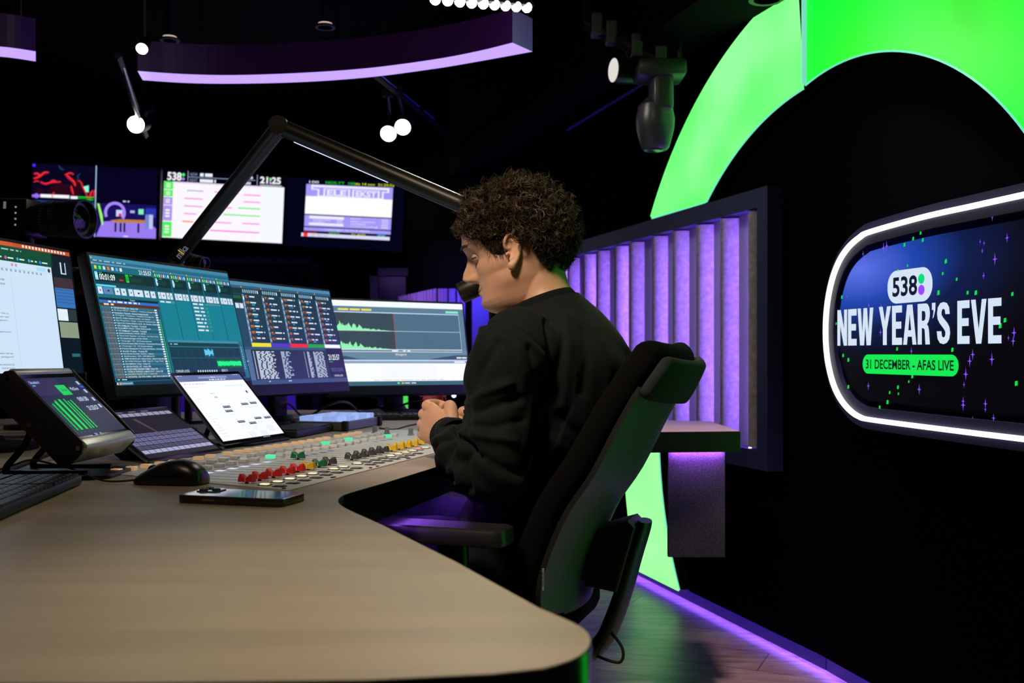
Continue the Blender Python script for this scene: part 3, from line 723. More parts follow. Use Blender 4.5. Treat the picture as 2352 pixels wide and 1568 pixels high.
S.r(0, 0, 1, 1, BLK, -1); S.t('LG', .515, .955, .018, '30404a', 1)
S.mb.build('screen', mon4); monitor_body(mon4, S, .004, .03, DK, bottom=.014)

# ---- leftmost screen with the document
c1 = Vector((-1.143, 2.240, 1.056))
S = Scr(c1, (.181, .983, -.010), (-.138, .035, .989), .54, .325)
S.crop(0, 540, 4.355)
mon1 = thing('monitor', (c1.x, c1.y, DK), 'monitor cut by the left frame edge showing a white text document under an orange bar', 'monitor', 'monitors along the console')
S.r(.004, .01, .993, .95, '0a141c', 0)
S.r(.004, .01, .6, .04, 'd05a28', 1); S.r(.6, .01, .993, .04, 'c05028', 1); 
for i in range(14): S.r(.66+i*.022, .015, .672+i*.022, .034, 'ffe8e0', 2)
S.r(.004, .04, .86, .15, '0f4a34', 1); S.words(.35, .06, .3, .01, '9ac8b4', 2)  # green of this band is the ring light's reflection, put into the picture
for i, cc in enumerate(('30e050', 'e050c0', '40a0f0', '40a0f0', '3080f0')): S.dot(.47+i*.075, .125, .004, cc, 2); S.words(.483+i*.075, .12, .04, .01, 'd0f0e0', 2, rg, .04)
S.r(.004, .15, .845, .945, 'cfe4f8', 1); S.r(.004, .20, .845, .202, 'b4c4d8', 2)
for i in range(16): S.r(.34+i*.028, .205, .352+i*.028, .222, '98a8bc', 2)
S.r(.74, .165, .8, .19, 'a8dcfa', 2); S.dot(.825, .178, .005, '503038', 2)
for x in (.58, .605): S.dot(x, .172, .004, 'd09ab4', 2)
S.r(.56, .24, .562, .94, 'b8cce0', 2)
lines = [(.28, '21:00 - 00:00'), (.31, '14 NOVEMBER 2024'), (.52, 'stapt op, wanneer het is'), (.545, 'en krijg het niet meer van'), (.57, 'deze koffie geven...'), (.65, 'machine" gepareerd'), (.80, 'stationen, en we moeten het zo'), (.825, 'van speelgoed!'), (.88, 'OP HUN VERLANGLIJSTJE'), (.905, 'HOOR JE ZO')]
for y, s_ in lines: S.t(s_, .52, y, .014, '50586c', 2, .0078*len(s_), .006, 'R')
S.r(.85, .05, .993, .95, '0c1a26', 1)
S.r(.852, .22, .99, .30, '402c38', 2); S.r(.852, .30, .99, .45, '3a74b8', 2); S.r(.852, .46, .925, .55, 'e4f0fa', 2); S.r(.93, .46, .99, .55, '2c3a40', 2); S.r(.855, .56, .99, .68, '8e9a84', 2)
S.r(.91, .10, .95, .19, 'c8e0f0', 2); S.r(.918, .10, .942, .182, '0c1a26', 3); S.r(.92, .80, .98, .825, '2a6878', 2)
for j in range(5): S.r(.855, .31+j*.025, .985, .313+j*.025, '1c4c88', 3)
S.r(0, 0, 1, 1, BLK, -1)
S.mb.build('screen', mon1); monitor_body(mon1, S, .005, .03, DK, bottom=.016)

# ---- touch panel of the mixing desk (aluminium cased, on the desk at left)
KP = .88
c5 = Vector((-.887*KP, 2.029*KP, CZ+(.852-CZ)*KP))
u5 = Vector((.003, 1.0, -.008)); v5 = Vector((-.702, .011, .712))
S = Scr(c5, u5, v5, .25*KP, .20*KP); R5 = S
tp = thing('touch_panel', (c5.x, c5.y, DK), 'tilted touch panel with aluminium edges and green level bars, left on the desk', 'touch panel')
S.crop(0, 840, 6.533)
S.r(0, .05, 1, .94, BLKG, -.8)
S.r(.04, .11, .95, .89, '101a3c', 0)
S.r(.04, .12, .55, .35, '2a2050', .5)
S.t('Studio1', .07, .155, .035, 'c8dcff', 2, .15); S.r(.07, .21, .12, .225, '50b0d0', 2)
S.r(.43, .22, .60, .36, '10c860', 1); S.t('On Air', .465, .27, .04, '04401c', 2, .1)
S.t('MicOver', .64, .26, .045, 'd8e8ff', 2, .15)
S.t('0:01:30', .60, .40, .06, 'd8e8ff', 2, .18, .01); S.t('21:25:57', .62, .53, .06, 'd8e8ff', 2, .2, .01)
for i, (x, y0) in enumerate(((.10, .46), (.165, .44), (.185, .42), (.255, .41), (.275, .41), (.345, .41), (.39, .44), (.45, .43))):
    S.r(x, y0, x+.017, .82, '10e050', 2)
for i in range(6):
    for j in range(9): S.r(.125+i*.07, .48+j*.045, .14+i*.07, .49+j*.045, '4a6088', 1.5)
for j, y in enumerate((.18, .30, .42, .52)): S.r(.86, y, .90, y+.05, 'b0c4e8', 2)
S.r(.85, .25, .92, .275, '2858e0', 2); S.r(.30, .885, .36, .90, '7080b0', 2); S.r(.40, .885, .44, .90, '7080b0', 2)
S.mb.build('screen', tp)
Mt = S.M@Matrix.Scale(KP, 4)
# side plates (left one visible), aluminium top and bottom rails, back
plate = [(-.100, -.060), (.094, -.060), (.107, -.048), (.107, -.008), (.098, .004), (-.094, .004), (-.109, -.012), (-.109, -.044)]
def platemesh(x0, x1, nm):
    b = MB(); Mx = Mt@Matrix(((0, 0, 1, 0), (1, 0, 0, 0), (0, 1, 0, 0), (0, 0, 0, 1)))
    b.prism(plate, x0, x1, P('panel_side_plate', (.012, .011, .014), .5), Mx, .0015); b.build(nm, tp, 30)
platemesh(-.131, -.125, 'side_plate'); platemesh(.125, .131, 'side_plate')
for y, z in ((.096, -.01), (-.097, -.01), (.0, -.045)): sc = MB(); sc.tube([(-.1335, y, z), (-.1305, y, z)], .0045, STEEL, Mt, n=10); sc.build('screw', tp)
rl = MB(); rl.box((0, -.0945, -.022), (.25, .026, .050), ALU, Mt, .006, 3); rl.build('bottom_rail', tp, 40)
rl = MB(); rl.box((0, .097, -.014), (.25, .018, .034), ALU, Mt, .006, 3); rl.build('top_rail', tp, 40)
bkp = MB(); bkp.box((0, 0, -.03), (.25, .185, .056), BLK, Mt, .003); bkp.build('back_case', tp)
sl = MB()
for k in (-.05, .05): sl.tube(spline([Mt@Vector((k, .03, -.055)), Vector((-.85, 1.79+k, .80)), Vector((-.885, 1.79+k, .755)), Vector((-.86, 1.79+k, .748)), Vector((-.74, 1.79+k, .748))], 6), .006, BLKM)
sl.prism(rrect(.20, .16, .02, 5), 0, .007, BLKM, frame((-.80, 1.79, .74), (1, .05, 0), (-.05, 1, 0)), .002)
sl.build('desk_stand', tp, 40)

# ---- tablet with dark button grid
c6 = Vector((-.749, 2.107, .791)); S = Scr(c6, (.324, .946, 0), (-.804, .276, .527), .248, .179); T6 = S
tb = thing('tablet', (c6.x, c6.y, DK), 'tablet leaning low with a dark grid of soft keys, beside the aluminium touch panel', 'tablet')
bz = .035
S.r(0, 0, 1, 1, BLKG, -.8); S.r(bz, .045, 1-bz, .955, '160e1a', 0)
for j in range(3): S.r(.28+.16*j, .06, .37+.16*j, .085, '5c5c74', 1)
for i in range(9): S.r(.24+.08*i, .10, .24+.08*i+.07, .165, '9696b0', 1)
S.r(.05, .2, .95, .202, '302838', 1); S.r(.05, .45, .95, .452, '302838', 1)
S.poly([(.38, .22), (.43, .21), (.50, .50), (.47, .50)], '4c3c34', 1)
for r_ in range(5):
    for i in range(12):
        x = .05+.0755*i; y = .50+.078*r_; S.r(x, y, x+.068, y+.066, 'a6a6cc' if r_ == 4 else ('5e5e80', '6a6a90', '686890', '4c4c68')[r_], 1)
        if r_ < 4: S.r(x+.03, y+.025, x+.04, y+.045, '303044', 2)
S.r(.05, .455, .6, .46, '242030', 1)
S.mb.build('screen', tb)
bd = MB(); bd.prism(rrect(S.w, S.h, .012, 6), -.006, .0002, P('tablet_metal', (.55, .53, .56), .3, .9), S.M, .001); bd.build('case', tb, 40)
stt = MB(); stt.box((0, .02, -.03), (.18, .10, .05), BLK, S.M, .004)
p = Vector(c6); stt.box((p.x-.07, p.y+.03, .745), (.02, .02, .01), BLK); stt.build('stand', tb)

# ---- white tablet on a stand
c7 = Vector((-.677, 2.401, .8315)); S = Scr(c7, (.301, .954, -.003), (-.630, .203, .749), .281, .215); T7 = S
tw_ = thing('tablet', (c7.x, c7.y, DK), 'bright tablet with a white schedule page, steeply propped in front of the monitors', 'tablet')
S.r(0, 0, 1, 1, BLKG, -.8); S.r(.03, .045, .97, .96, 'fafcff', 0); S.r(.03, .045, .97, .135, '5a6aa0', 1); S.r(.32, .07, .74, .10, '8c9cc8', 2); S.words(.45, .112, .25, .012, 'f0f4ff', 2)
S.words(.05, .05, .07, .01, 'd0d8f0', 2); S.words(.85, .05, .08, .01, 'd0d8f0', 2); S.words(.5, .08, .06, .01, 'dfe6fa', 3)
S.words(.06, .165, .3, .012, 'c4c8d4', 1, rg, .06); S.words(.62, .21, .3, .01, 'd8dce6', 1, rg, .06); S.words(.06, .21, .2, .008, 'dcdfe8', 1, rg)
S.r(.865, .30, .89, .335, '4a2a8a', 1)
for x, y in ((.36, .50), (.35, .56), (.65, .48), (.79, .475), (.41, .72), (.56, .755), (.69, .695), (.84, .70)):
    S.r(x, y, x+.105, y+.03, '1c2444', 2)
    for k in range(4): S.r(x+.008+k*.024, y+.009, x+.02+k*.024, y+.02, 'd4dcf4', 3)
    S.words(x, y-.022, .03, .008, 'd4d8e4', 1); S.words(x+.02, y+.06, .07, .008, 'dcdfe8', 1)
S.r(.34, .36, .385, .385, 'b8c4ea', 2); S.words(.33, .31, .06, .01, 'b4b8c8', 1)
for j in range(14): S.words(.07, .38+j*.04, .1*rg.uniform(.3, 1), .008, 'dcdfe8', 1, rg, .05)
for x, y in ((.45, .88), (.62, .90), (.78, .83)):
    for j in range(5): S.words(x, y+j*.018, .1, .007, 'ccd0dc', 1, rg, .04)
S.mb.build('screen', tw_)
bd = MB(); bd.prism(rrect(S.w, S.h, .014, 6), -.0065, .0002, P('tablet_metal', (.55, .53, .56), .3, .9), S.M, .001); bd.build('case', tw_, 40)
stt = MB(); stt.box((.0, -.075, -.02), (.2, .06, .012), BLK, S.M, .003); stt.tube([S.M@Vector((-.05, .0, -.01)), Vector((-.76, 2.46, .745))], .006, BLK)
stt.tube([S.M@Vector((.06, .0, -.01)), Vector((-.73, 2.55, .745))], .006, BLK)
stt.prism(rrect(.2, .16, .02, 4), 0, .006, BLK, frame((-.66, 2.44, .74), (.301, .954, 0), (-.954, .301, 0)), .001)
stt.build('stand', tw_, 40)

# ---- three wall screens on the far wall
def wallscreen(c, u, v, w_, h_, label):
    t = thing('wall_screen', (c[0], c[1], c[2]-h_/2), label, 'screen', 'screens on the far wall')
    S = Scr(Vector(c), u, v, w_, h_, .002)
    b = MB(); b.prism(rrect(w_+.02, h_+.02, .004, 2), -.05, 0, BLK, S.M, .002); b.build('housing', t)
    br = MB(); br.box((0, 0, -.11), (.2, .15, .13), BLKM, S.M); br.build('wall_bracket', t)
    return t, S
t, S = wallscreen((-3.179, 7.593, 2.118), (.997, .065, -.031), (.037, -.02, .995), .95, .54, 'wall screen showing four camera feeds, leftmost on the far wall')
S.r(0, 0, 1, 1, '02020a', 0)
S.r(.01, .01, .50, .50, '0a0620', 1)
for pts, wd in (([(.02, .22), (.06, .19), (.10, .13), (.135, .125)], .020), ([(.02, .15), (.05, .15), (.07, .19)], .018), ([(.07, .26), (.11, .285), (.16, .26), (.23, .25)], .016), ([(.15, .245), (.18, .235), (.20, .26)], .012), ([(.27, .14), (.29, .18), (.33, .24), (.345, .30)], .022), ([(.26, .15), (.30, .12), (.33, .14)], .014), ([(.36, .22), (.385, .24), (.405, .32), (.43, .40), (.44, .46)], .012), ([(.18, .40), (.165, .44), (.17, .48)], .014), ([(.46, .47), (.465, .40), (.48, .35)], .016), ([(.49, .45), (.49, .38), (.5, .34)], .012), ([(.31, .30), (.32, .36), (.33, .42)], .016), ([(.02, .27), (.04, .25), (.06, .26)], .010)):
    S.stroke(pts, wd, 'c0142c', 3); S.stroke([(u+.004, v-.006) for u, v in pts], wd*.35, 'ff3840', 4)
for pts, wd in (([(.14, .42), (.22, .36), (.30, .38), (.36, .47)], .09), ([(.33, .18), (.36, .3), (.37, .45)], .05), ([(.05, .36), (.08, .42), (.10, .48)], .05)): S.stroke(pts, wd, '2a0616', 2)
S.stroke([(.21, .02), (.23, .06), (.25, .08)], .012, '123a6a', 2); S.stroke([(.38, .12), (.36, .16), (.37, .2)], .010, '123a6a', 2)
S.poly([(.41, .3), (.45, .28), (.45, .38), (.42, .37)], '90ffe0', 3); S.dot(.02, .03, .012, '4030ff', 3)
S.dot(.045, .455, .018, '9a70ff', 4); S.r(.01, .44, .07, .475, '9a70ff', 3); S.r(.075, .43, .30, .475, 'f8faff', 3); S.r(.31, .44, .365, .48, 'f0f4ff', 3); S.r(.37, .44, .49, .46, '10c830', 3); S.r(.37, .475, .49, .49, '10c830', 3)
S.r(.01, .515, .50, .99, '16407e', 1); S.words(.22, .53, .05, .02, 'dce8ff', 2); S.r(.44, .70, .5, .8, '30d060', 2)
for j in range(5): S.words(.44, .55+j*.06, .05, .02, 'c0d0ff', 2)
for i in range(10): S.dot(.03+i*.024, .955, .006, 'b0c4f4', 2)
S.r(.503, 0, .509, 1, 'b8dcff', 4)
S.r(.51, .02, .985, .5, '060420', 1); S.words(.72, .475, .05, .02, 'c8d0f0', 2)
S.r(.515, .52, .985, .995, '1a0f5a', 1); S.poly([(.515, .995), (.56, .78), (.9, .74), (.985, .85), (.985, .995)], '9a7cf0', 2)
S.poly([(.62, .76), (.70, .74), (.93, .74), (.91, .78), (.68, .79)], 'c08040', 3)
N = 20
for i in range(N):
    a0, a1 = math.pi*1.15-1.35*math.pi*i/N, math.pi*1.15-1.35*math.pi*(i+1)/N
    f = lambda a, r: (.66+.085*r*math.cos(a), .65-.155*r*math.sin(a))
    S.poly([f(a0, 1), f(a1, 1), f(a1, .74), f(a0, .74)], 'a888ff', 3)
S.poly([(.52, .53), (.535, .53), (.565, .7), (.57, .83), (.56, .83)], 'a0ff60', 4); S.r(.67, .61, .72, .7, 'c8d4ff', 4); S.r(.78, .61, .815, .645, 'a8b8f0', 4); S.r(.845, .585, .885, .66, '80f0c0', 4); S.r(.69, .66, .715, .7, 'd04060', 5)
for x in (.66, .7, .73, .84): S.r(x, .79, x+.015, .92, '0a0830', 4)
for x in (.9, .93): S.poly([(x, .66), (x+.03, .66), (x+.03, .86), (x, .86)], '7088d0' if x < .92 else 'c0c8f0', 4)
S.words(.73, .97, .05, .015, 'e0e8ff', 4); S.r(.9, .57, .98, .7, '2838b0', 3)
S.mb.build('screen', t)
t, S = wallscreen((-2.268, 7.830, 2.110), (.997, .057, -.045), (.048, -.02, .997), .95, .54, 'wall screen with a white week planner and the time 21:25')
S.r(0, 0, 1, 1, '02020c', 0)
S.t('538', .035, .035, .12, 'f4f8ff', 2, .115, .03); S.dot(.165, .065, .012, '40ff60', 2); S.dot(.165, .125, .012, 'a080e0', 2)
S.r(.2, .01, .204, .16, 'b0bce0', 2); S.r(.205, .088, .75, .096, '9aa8d0', 2); S.t('NOW', .22, .03, .045, '8c94b8', 2, .06); S.words(.3, .03, .1, .045, 'f0f4ff', 2, rg, .1); S.t('NEXT', .22, .115, .045, '8c94b8', 2, .06); S.words(.3, .115, .13, .045, 'f0f4ff', 2, rg, .13)
S.words(.68, .04, .05, .035, 'c8d0ec', 2, rg, .05); S.words(.65, .12, .08, .035, 'c8d0ec', 2, rg, .08); S.r(.765, .01, .769, .16, 'b0bce0', 2)
S.t('21:25', .79, .03, .1, 'f8faff', 2, .17, .03); S.r(.79, .15, .97, .158, 'f0f4ff', 2); S.dot(.873, .055, .008, '40ff60', 3); S.dot(.873, .1, .008, 'a080e0', 3)
S.r(.01, .17, .99, .985, 'fbf8ff', 1)
for y0, y1, cc in ((.17, .285, '50f060'), (.295, .39, '50f060'), (.40, .51, 'b096ec'), (.52, .74, 'b096ec'), (.755, .97, '50f060')):
    S.r(.012, y0, .085, y1, cc, 2)
    for k in range(3): S.r(.03, lerp(y0, y1, .25+.2*k), .065, lerp(y0, y1, .36+.2*k), 'f4fff4', 3)
for x0, x1, y, cc in ((.2, .33, .28, 'b8b0e8'), (.42, .62, .28, 'ff8ae0'), (.18, .33, .395, 'ff8ae0'), (.18, .33, .505, 'ff8ae0'), (.5, .57, .50, 'ff8ae0'), (.62, .8, .495, '50f070'), (.18, .28, .615, 'ff8ae0'), (.5, .8, .60, '60f078'), (.17, .26, .73, 'ff7a30'), (.42, .57, .72, 'ff8ae0'), (.66, .8, .715, 'ff8ae0'), (.4, .8, .84, 'ff70d8'), (.66, .8, .3, 'ff8ae0'), (.66, .8, .4, 'ff8ae0'), (.09, .8, .175, 'ecd8f8')):
    S.r(x0, y, x1, y+.018, cc, 2)
S.r(.82, .17, .99, .985, 'f4faff', 2)
S.mb.build('screen', t)
t, S = wallscreen((-1.321, 7.842, 2.055), (.993, -.10, -.060), (.052, -.02, .993), .95, .54, 'wall screen with the blue and white teletext page, rightmost on the far wall')
S.r(0, 0, 1, 1, '030418', 0)
S.t('100', .19, .035, .035, 'f0f0f0', 2, .08); S.t('NOS-TT  100', .33, .035, .035, '20e030', 2, .25); S.t('do 14 nov  21:25:52', .58, .035, .035, 'f0f020', 2, .33)
S.r(.165, .085, .90, .26, 'a49af8', 1)
W_ = 'eef0ff'
S.r(.21, .095, .87, .125, W_, 2)
for x0, y0, x1, y1 in ((.21, .125, .225, .15), (.21, .15, .28, .165), (.265, .165, .28, .26), (.855, .125, .87, .15), (.81, .15, .87, .165), (.81, .165, .825, .26), (.265, .245, .825, .26), (.315, .14, .33, .245), (.525, .14, .54, .245), (.56, .14, .575, .245), (.315, .14, .54, .15), (.56, .14, .79, .15), (.775, .14, .79, .245)): S.r(x0, y0, x1, y1, W_, 3)
S.t('ELE', .345, .158, .08, W_, 3, .165, .03); S.t('EKST', .59, .158, .08, W_, 3, .175, .03)
S.r(.165, .255, .90, .52, 'ffffff', 1); S.r(.165, .535, .90, .70, 'a49af8', 1)
S.r(.205, .545, .5, .585, W_, 2); S.r(.205, .645, .5, .68, W_, 2)
for j, (x, s_) in enumerate(((.24, 'televisie'), (.24, 'radio'))): S.t(s_, x, .59+j*.027, .022, W_, 2, .15-.05*j); S.t(('200', '250')[j], .44, .59+j*.027, .022, W_, 2, .05)
for j, (s_, n_) in enumerate((('sport', '600'), ('weer.verkeer', '700'), ('voetbal', '800'), ('ondertiteling', '888'))): S.t(s_, .555, .55+j*.036, .026, W_, 2, .02*len(s_)*.9); S.t(n_, .82, .55+j*.036, .026, W_, 2, .055)
S.r(.165, .715, .90, .765, 'a49af8', 1); S.t('copyright N O S 2024', .34, .722, .03, W_, 2, .38)
S.t('nieuws', .165, .772, .028, 'ff2828', 2, .11); S.t('sport', .38, .772, .028, '30ff40', 2, .09); S.t('tv gids', .57, .772, .028, 'f0f030', 2, .12); S.t('weer', .79, .772, .028, '60d8ff', 2, .07)
S.r(.145, .80, .895, .85, 'dcdcf8', 2); S.r(.165, .80, .2, .85, 'ff3030', 3); S.t('01 02 03', .23, .81, .03, 'a8a8c8', 3, .14)
S.mb.build('screen', t)
# ------------------------------------------------------------------ studio desk
def desk_mat():
    m = P('beige_laminate', (.40, .315, .245), .42, spec=.4); nt = m.node_tree; b = nt.nodes['Principled BSDF']
    tc = nt.nodes.new('ShaderNodeTexCoord'); n = nt.nodes.new('ShaderNodeTexNoise'); n.inputs['Scale'].default_value = 3; n.inputs['Detail'].default_value = 6
    mp = nt.nodes.new('ShaderNodeMapping'); mp.inputs['Scale'].default_value = (1, 5, 1)
    r = nt.nodes.new('ShaderNodeValToRGB'); r.color_ramp.elements[0].color = (.365, .285, .22, 1); r.color_ramp.elements[1].color = (.43, .34, .265, 1); r.color_ramp.elements[0].position = .35; r.color_ramp.elements[1].position = .65
    L = nt.links.new; L(tc.outputs['Object'], mp.inputs[0]); L(mp.outputs[0], n.inputs['Vector']); L(n.outputs['Fac'], r.inputs[0]); L(r.outputs[0], b.inputs['Base Color'])
    return m
LAM = desk_mat(); EDG = P('black_desk_edge', (.006, .006, .007), .22)
ol = [onz(*p) for p in ((-500, 1568), (200, 1570), (840, 1562), (1130, 1548))]
corner = [onz(*p) for p in ((1250, 1535), (1310, 1517), (1345, 1497), (1360, 1472), (1348, 1447), (1310, 1425), (1240, 1395))]
inner = [onz(*p) for p in ((1050, 1290), (880, 1205), (815, 1176), (788, 1162), (777, 1150), (786, 1139), (810, 1130), (880, 1110), (985, 1078))]
out = [(p.x, p.y) for p in ol]+[(p.x, p.y) for p in spline(corner, 4)]+[(p.x, p.y) for p in inner[:2]]+[(p.x, p.y) for p in spline(inner[2:8], 4)]
out += [(-.156, 1.866), (-.02, 2.36), (.03, 2.53), (.10, 2.66), (.19, 2.73), (.30, 2.755), (.640, 2.79), (.640, 3.20), (.35, 3.30), (.05, 3.62), (-.30, 3.80), (-.9, 3.85), (-1.5, 3.6), (-1.9, 3.0), (-1.95, 2.2), (-1.7, 1.2)]
DTH = .058
desk = thing('studio_desk', (-.7, 2.0, 0), 'large beige studio desk with thick black edge, carrying the mixing console', 'desk')
mb = MB(); mb.prism(out, .74-DTH, .739, EDG); mb.build('edge_band', desk, 40)
mb = MB()
def inset_poly(poly, d):
    n = len(poly); a = sum(poly[i][0]*poly[(i+1) % n][1]-poly[(i+1) % n][0]*poly[i][1] for i in range(n)); s_ = 1 if a > 0 else -1; o = []
    for i in range(n):
        e = (Vector(poly[(i+1) % n])-Vector(poly[i-1])); e = e.normalized() if e.length else Vector((1, 0)); o.append((poly[i][0]-e.y*d*s_, poly[i][1]+e.x*d*s_))
    return o
mb.prism(inset_poly(out, .0012), .7392, .74, LAM); mb.build('tabletop', desk)
FELT = P('panel_felt', (.07, .07, .09), .9, noise_=(260, (.03, .03, .04), .4, .6))
pb = MB(); pb.box((0, 0, 0), (.16, .02, .30), FELT, T(.522, 2.825, .682-.15)); pb.build('modesty_panel', desk)
for x, y in ((-.25, .9), (-1.5, 1.6), (-1.5, 3.0), (-.35, 3.45), (.12, 3.1)):
    lg = MB(); lg.box((x, y, (.74-DTH)/2), (.10, .10, .74-DTH), BLKM, None, .006); lg.build('leg', desk)
# violet LED lines under the desk edge
ul = MB()
L1 = [Vector((-.275, 1.62, .676)), Vector((-.20, 1.87, .676)), Vector((-.09, 2.30, .676))]
ul.tube(L1, .006, E((.34, .1, 1), 8)); ul.build('under_desk_led', desk)
ul = MB(); ul.box((.522, 2.806, .6815), (.15, .012, .0008), E((.45, .12, 1), 110)); ul.build('under_desk_led', desk)

# ------------------------------------------------------------------ mixing console
ZP = .7415
CA, CB, CC = onz(213, 1083, ZP), onz(665, 1125, ZP), onz(893, 985, ZP)
uf = (onz(974, 1046, ZP)-CB).normalized(); CD = CB+uf*1.10
con = thing('mixing_console', ((CA.x+CD.x)/2, (CA.y+CD.y)/2, .74), 'flat grey broadcast mixing console with coloured fader caps set in the desk', 'mixing console')
PANEL = P('console_panel', (.68, .68, .69), .38, spec=.5)
mb = MB(); q = [CA, CB, CD, CC]; mb.prism([(p.x, p.y) for p in q], .7401, ZP, PANEL); sl = mb
ex = (CD-CB).normalized(); ey = Vector((-ex.y, ex.x, 0))      # ex along the console away from the camera, ey towards the screens
def cf(px, py, z=ZP): p = onz(px, py, z); return frame(p, ex, ey)
DARKL = P('console_print', (.10, .10, .11), .5)
# fader slots and print lines
nch = 22
fl = [(596.5, 1103.7), (628, 1097), (660, 1090), (683.5, 1083.8), (707.8, 1080), (733, 1073.5), (756.5, 1068)]
f0, f1 = onz(567, 1110, ZP), onz(965, 1021.5, ZP)
for i in range(nch):
    p = lerp(f0, f1, i/(nch-1.)); M = frame(p, ex, ey)
    sl.quad((-.0012, -.02, .0003), (.0012, -.02, .0003), (.0012, .13, .0003), (-.0012, .13, .0003), DARKL, M)
    for k in range(7): sl.quad((.006, -.005+k*.018, .0003), (.012, -.005+k*.018, .0003), (.012, -.004+k*.018, .0003), (.006, -.004+k*.018, .0003), DARKL, M)
    for k in range(3): sl.quad((-.012, .155+.05*k, .0003), (.006, .155+.05*k, .0003), (.006, .1575+.05*k, .0003), (-.012, .1575+.05*k, .0003), DARKL, M)
sl.build('panel', con)
for t in (0.395,):
    p0 = lerp(CB, CD, t); p1 = lerp(CA, CC, t); g = MB(); d = (p1-p0).normalized(); n_ = Vector((-d.y, d.x, 0))*.0022
    g.quad((p0-n_)[:2]+(ZP+.0004,), (p0+n_)[:2]+(ZP+.0004,), (p1+n_)[:2]+(ZP+.0004,), (p1-n_)[:2]+(ZP+.0004,), P('console_seam', (.75, .76, .78), .3)); g.build('seam', con)
capc = {'r': P('fader_red', (.80, .02, .025), .45), 'y': P('fader_yellow', (.80, .50, .01), .45), 'g': P('fader_green', (.0, .16, .055), .45), 'k': P('fader_grey', (.055, .055, .06), .45)}
lnm = P('fader_line', (.85, .85, .85), .5); shm = P('fader_stem', (.02, .02, .02), .5)
def fader(px, py, c):
    M = cf(px, py, ZP)@T(0, 0, .003)
    h = .0128; prof = [(-.0145, 0), (-.0130, h*.72), (-.0118, h), (-.0075, h), (-.001, h*.58), (.001, h*.58), (.0075, h), (.0118, h), (.0130, h*.72), (.0145, 0)]
    mb = MB(); wd = .0052
    vs_ = []
    for x, k in ((-wd, 1), (-wd*.72, 0), (wd*.72, 0), (wd, 1)):
        for y, z in prof: vs_.append((x, y, z if not k else z*.8))
    n = len(prof); fs = []
    for a in range(3):
        for i in range(n-1): fs.append((a*n+i, (a+1)*n+i, (a+1)*n+i+1, a*n+i+1))
    fs += [list(range(n)), [3*n+i for i in range(n)][::-1]]
    mb.add(vs_, fs, capc[c], M)
    mb.box((0, 0, -.001), (.002, .006, .006), shm, M)
    o = mb.build('fader_cap', con)
    l = MB(); z = h*.58
    l.quad((-wd*1.03, -.0006, z*.86), (wd*1.03, -.0006, z*.86), (wd*1.03, .0006, z*.86), (-wd*1.03, .0006, z*.86), lnm, M@T(0, 0, .0012))
    l.quad((-wd*1.02, -.0006, .001), (-wd*1.02, .0006, .001), (-wd*1.02, .0006, z*.8), (-wd*1.02, -.0006, z*.8), lnm, M@T(-.0001, 0, 0))
    l.build('line', o)
for p, c in (((567, 1110), 'r'), ((596.5, 1103.7), 'r'), ((628, 1097), 'r'), ((660, 1090.5), 'r'), ((683.5, 1084.5), 'r'), ((707.8, 1079.5), 'y'), ((733, 1073.5), 'g'), ((756.5, 1068), 'k'), ((684.4, 1055), 'g'),
             ((808, 1057), 'k'), ((826.6, 1052.5), 'k'), ((845, 1048.2), 'k'), ((862, 1044.2), 'k'), ((879, 1040.4), 'k'), ((899, 1036.5), 'y'), ((916, 1032.6), 'y'), ((932, 1029), 'y'), ((948, 1025.4), 'y'), ((964, 1021.5), 'y'), ((978, 1017.5), 'g')):
    fader(p[0], p[1], c)
amber = P('button_amber', (.72, .60, .46), .35); _b = amber.node_tree.nodes['Principled BSDF']; _b.inputs['Emission Color'].default_value = (1, .55, .24, 1); _b.inputs['Emission Strength'].default_value = .30; clearb = P('button_clear', (.82, .82, .84), .3); greenb = E((.12, 1.0, .48), .8)
def bt(px, py, m, nm='button'):
    M = cf(px, py, ZP); b = MB(); b.box((0, 0, .0036), (.0135, .0185, .0072), m, M, .0013, 1); b.build(nm, con)
am = [(268, 1085), (302.7, 1079.5), (336, 1074), (368, 1068.5), (398.6, 1064), (455.7, 1055.5), (483, 1051), (522, 1045), (547.6, 1041), (570.6, 1037.5), (593.5, 1034), (616, 1030.4), (637, 1027.2), (657.8, 1024), (679, 1020.6), (694.7, 1018), (715, 1014.6), (734, 1011.5), (750, 1009), (776, 1004.5), (793, 1001.5), (808, 999), (823, 996.4)]
for p in am: bt(p[0], p[1], amber)
row2 = [(426, 1060.5), (427, 1073), (457.8, 1069), (486, 1064), (513, 1059), (539, 1054.5), (578, 1049), (602.7, 1044.6), (623, 1040.6), (645.5, 1036.7), (668.5, 1033.5), (689, 1030), (707.8, 1027), (728, 1024), (765, 1017.6), (781.7, 1015), (823.8, 1006.5), (838.8, 1004.4), (853.7, 1001.2), (868.7, 998.6)]
row3 = [(474, 1077.5), (503.7, 1072.4), (531, 1067.3), (558.8, 1062.4), (584, 1058.7), (644, 1048), (664.8, 1044.2), (689, 1040), (708, 1036.5), (728, 1033.3), (749, 1030.3), (767.7, 1027), (786, 1023), (803, 1019.8), (821, 1016.4), (837, 1013.2), (859, 1009.2), (876, 1006), (906, 1001)]
for p in row2+row3: bt(p[0], p[1], clearb)
for p in ((747, 1020.6), (799.5, 1011.5), (621, 1052), (890, 1004)): bt(p[0], p[1], greenb)
lit = E((1.0, .93, .55), .98); red_l = E((1, .25, .25), .9); dim = P('button_dim', (.33, .33, .33), .3); ring_b = P('button_ring', (.03, .03, .03), .4)
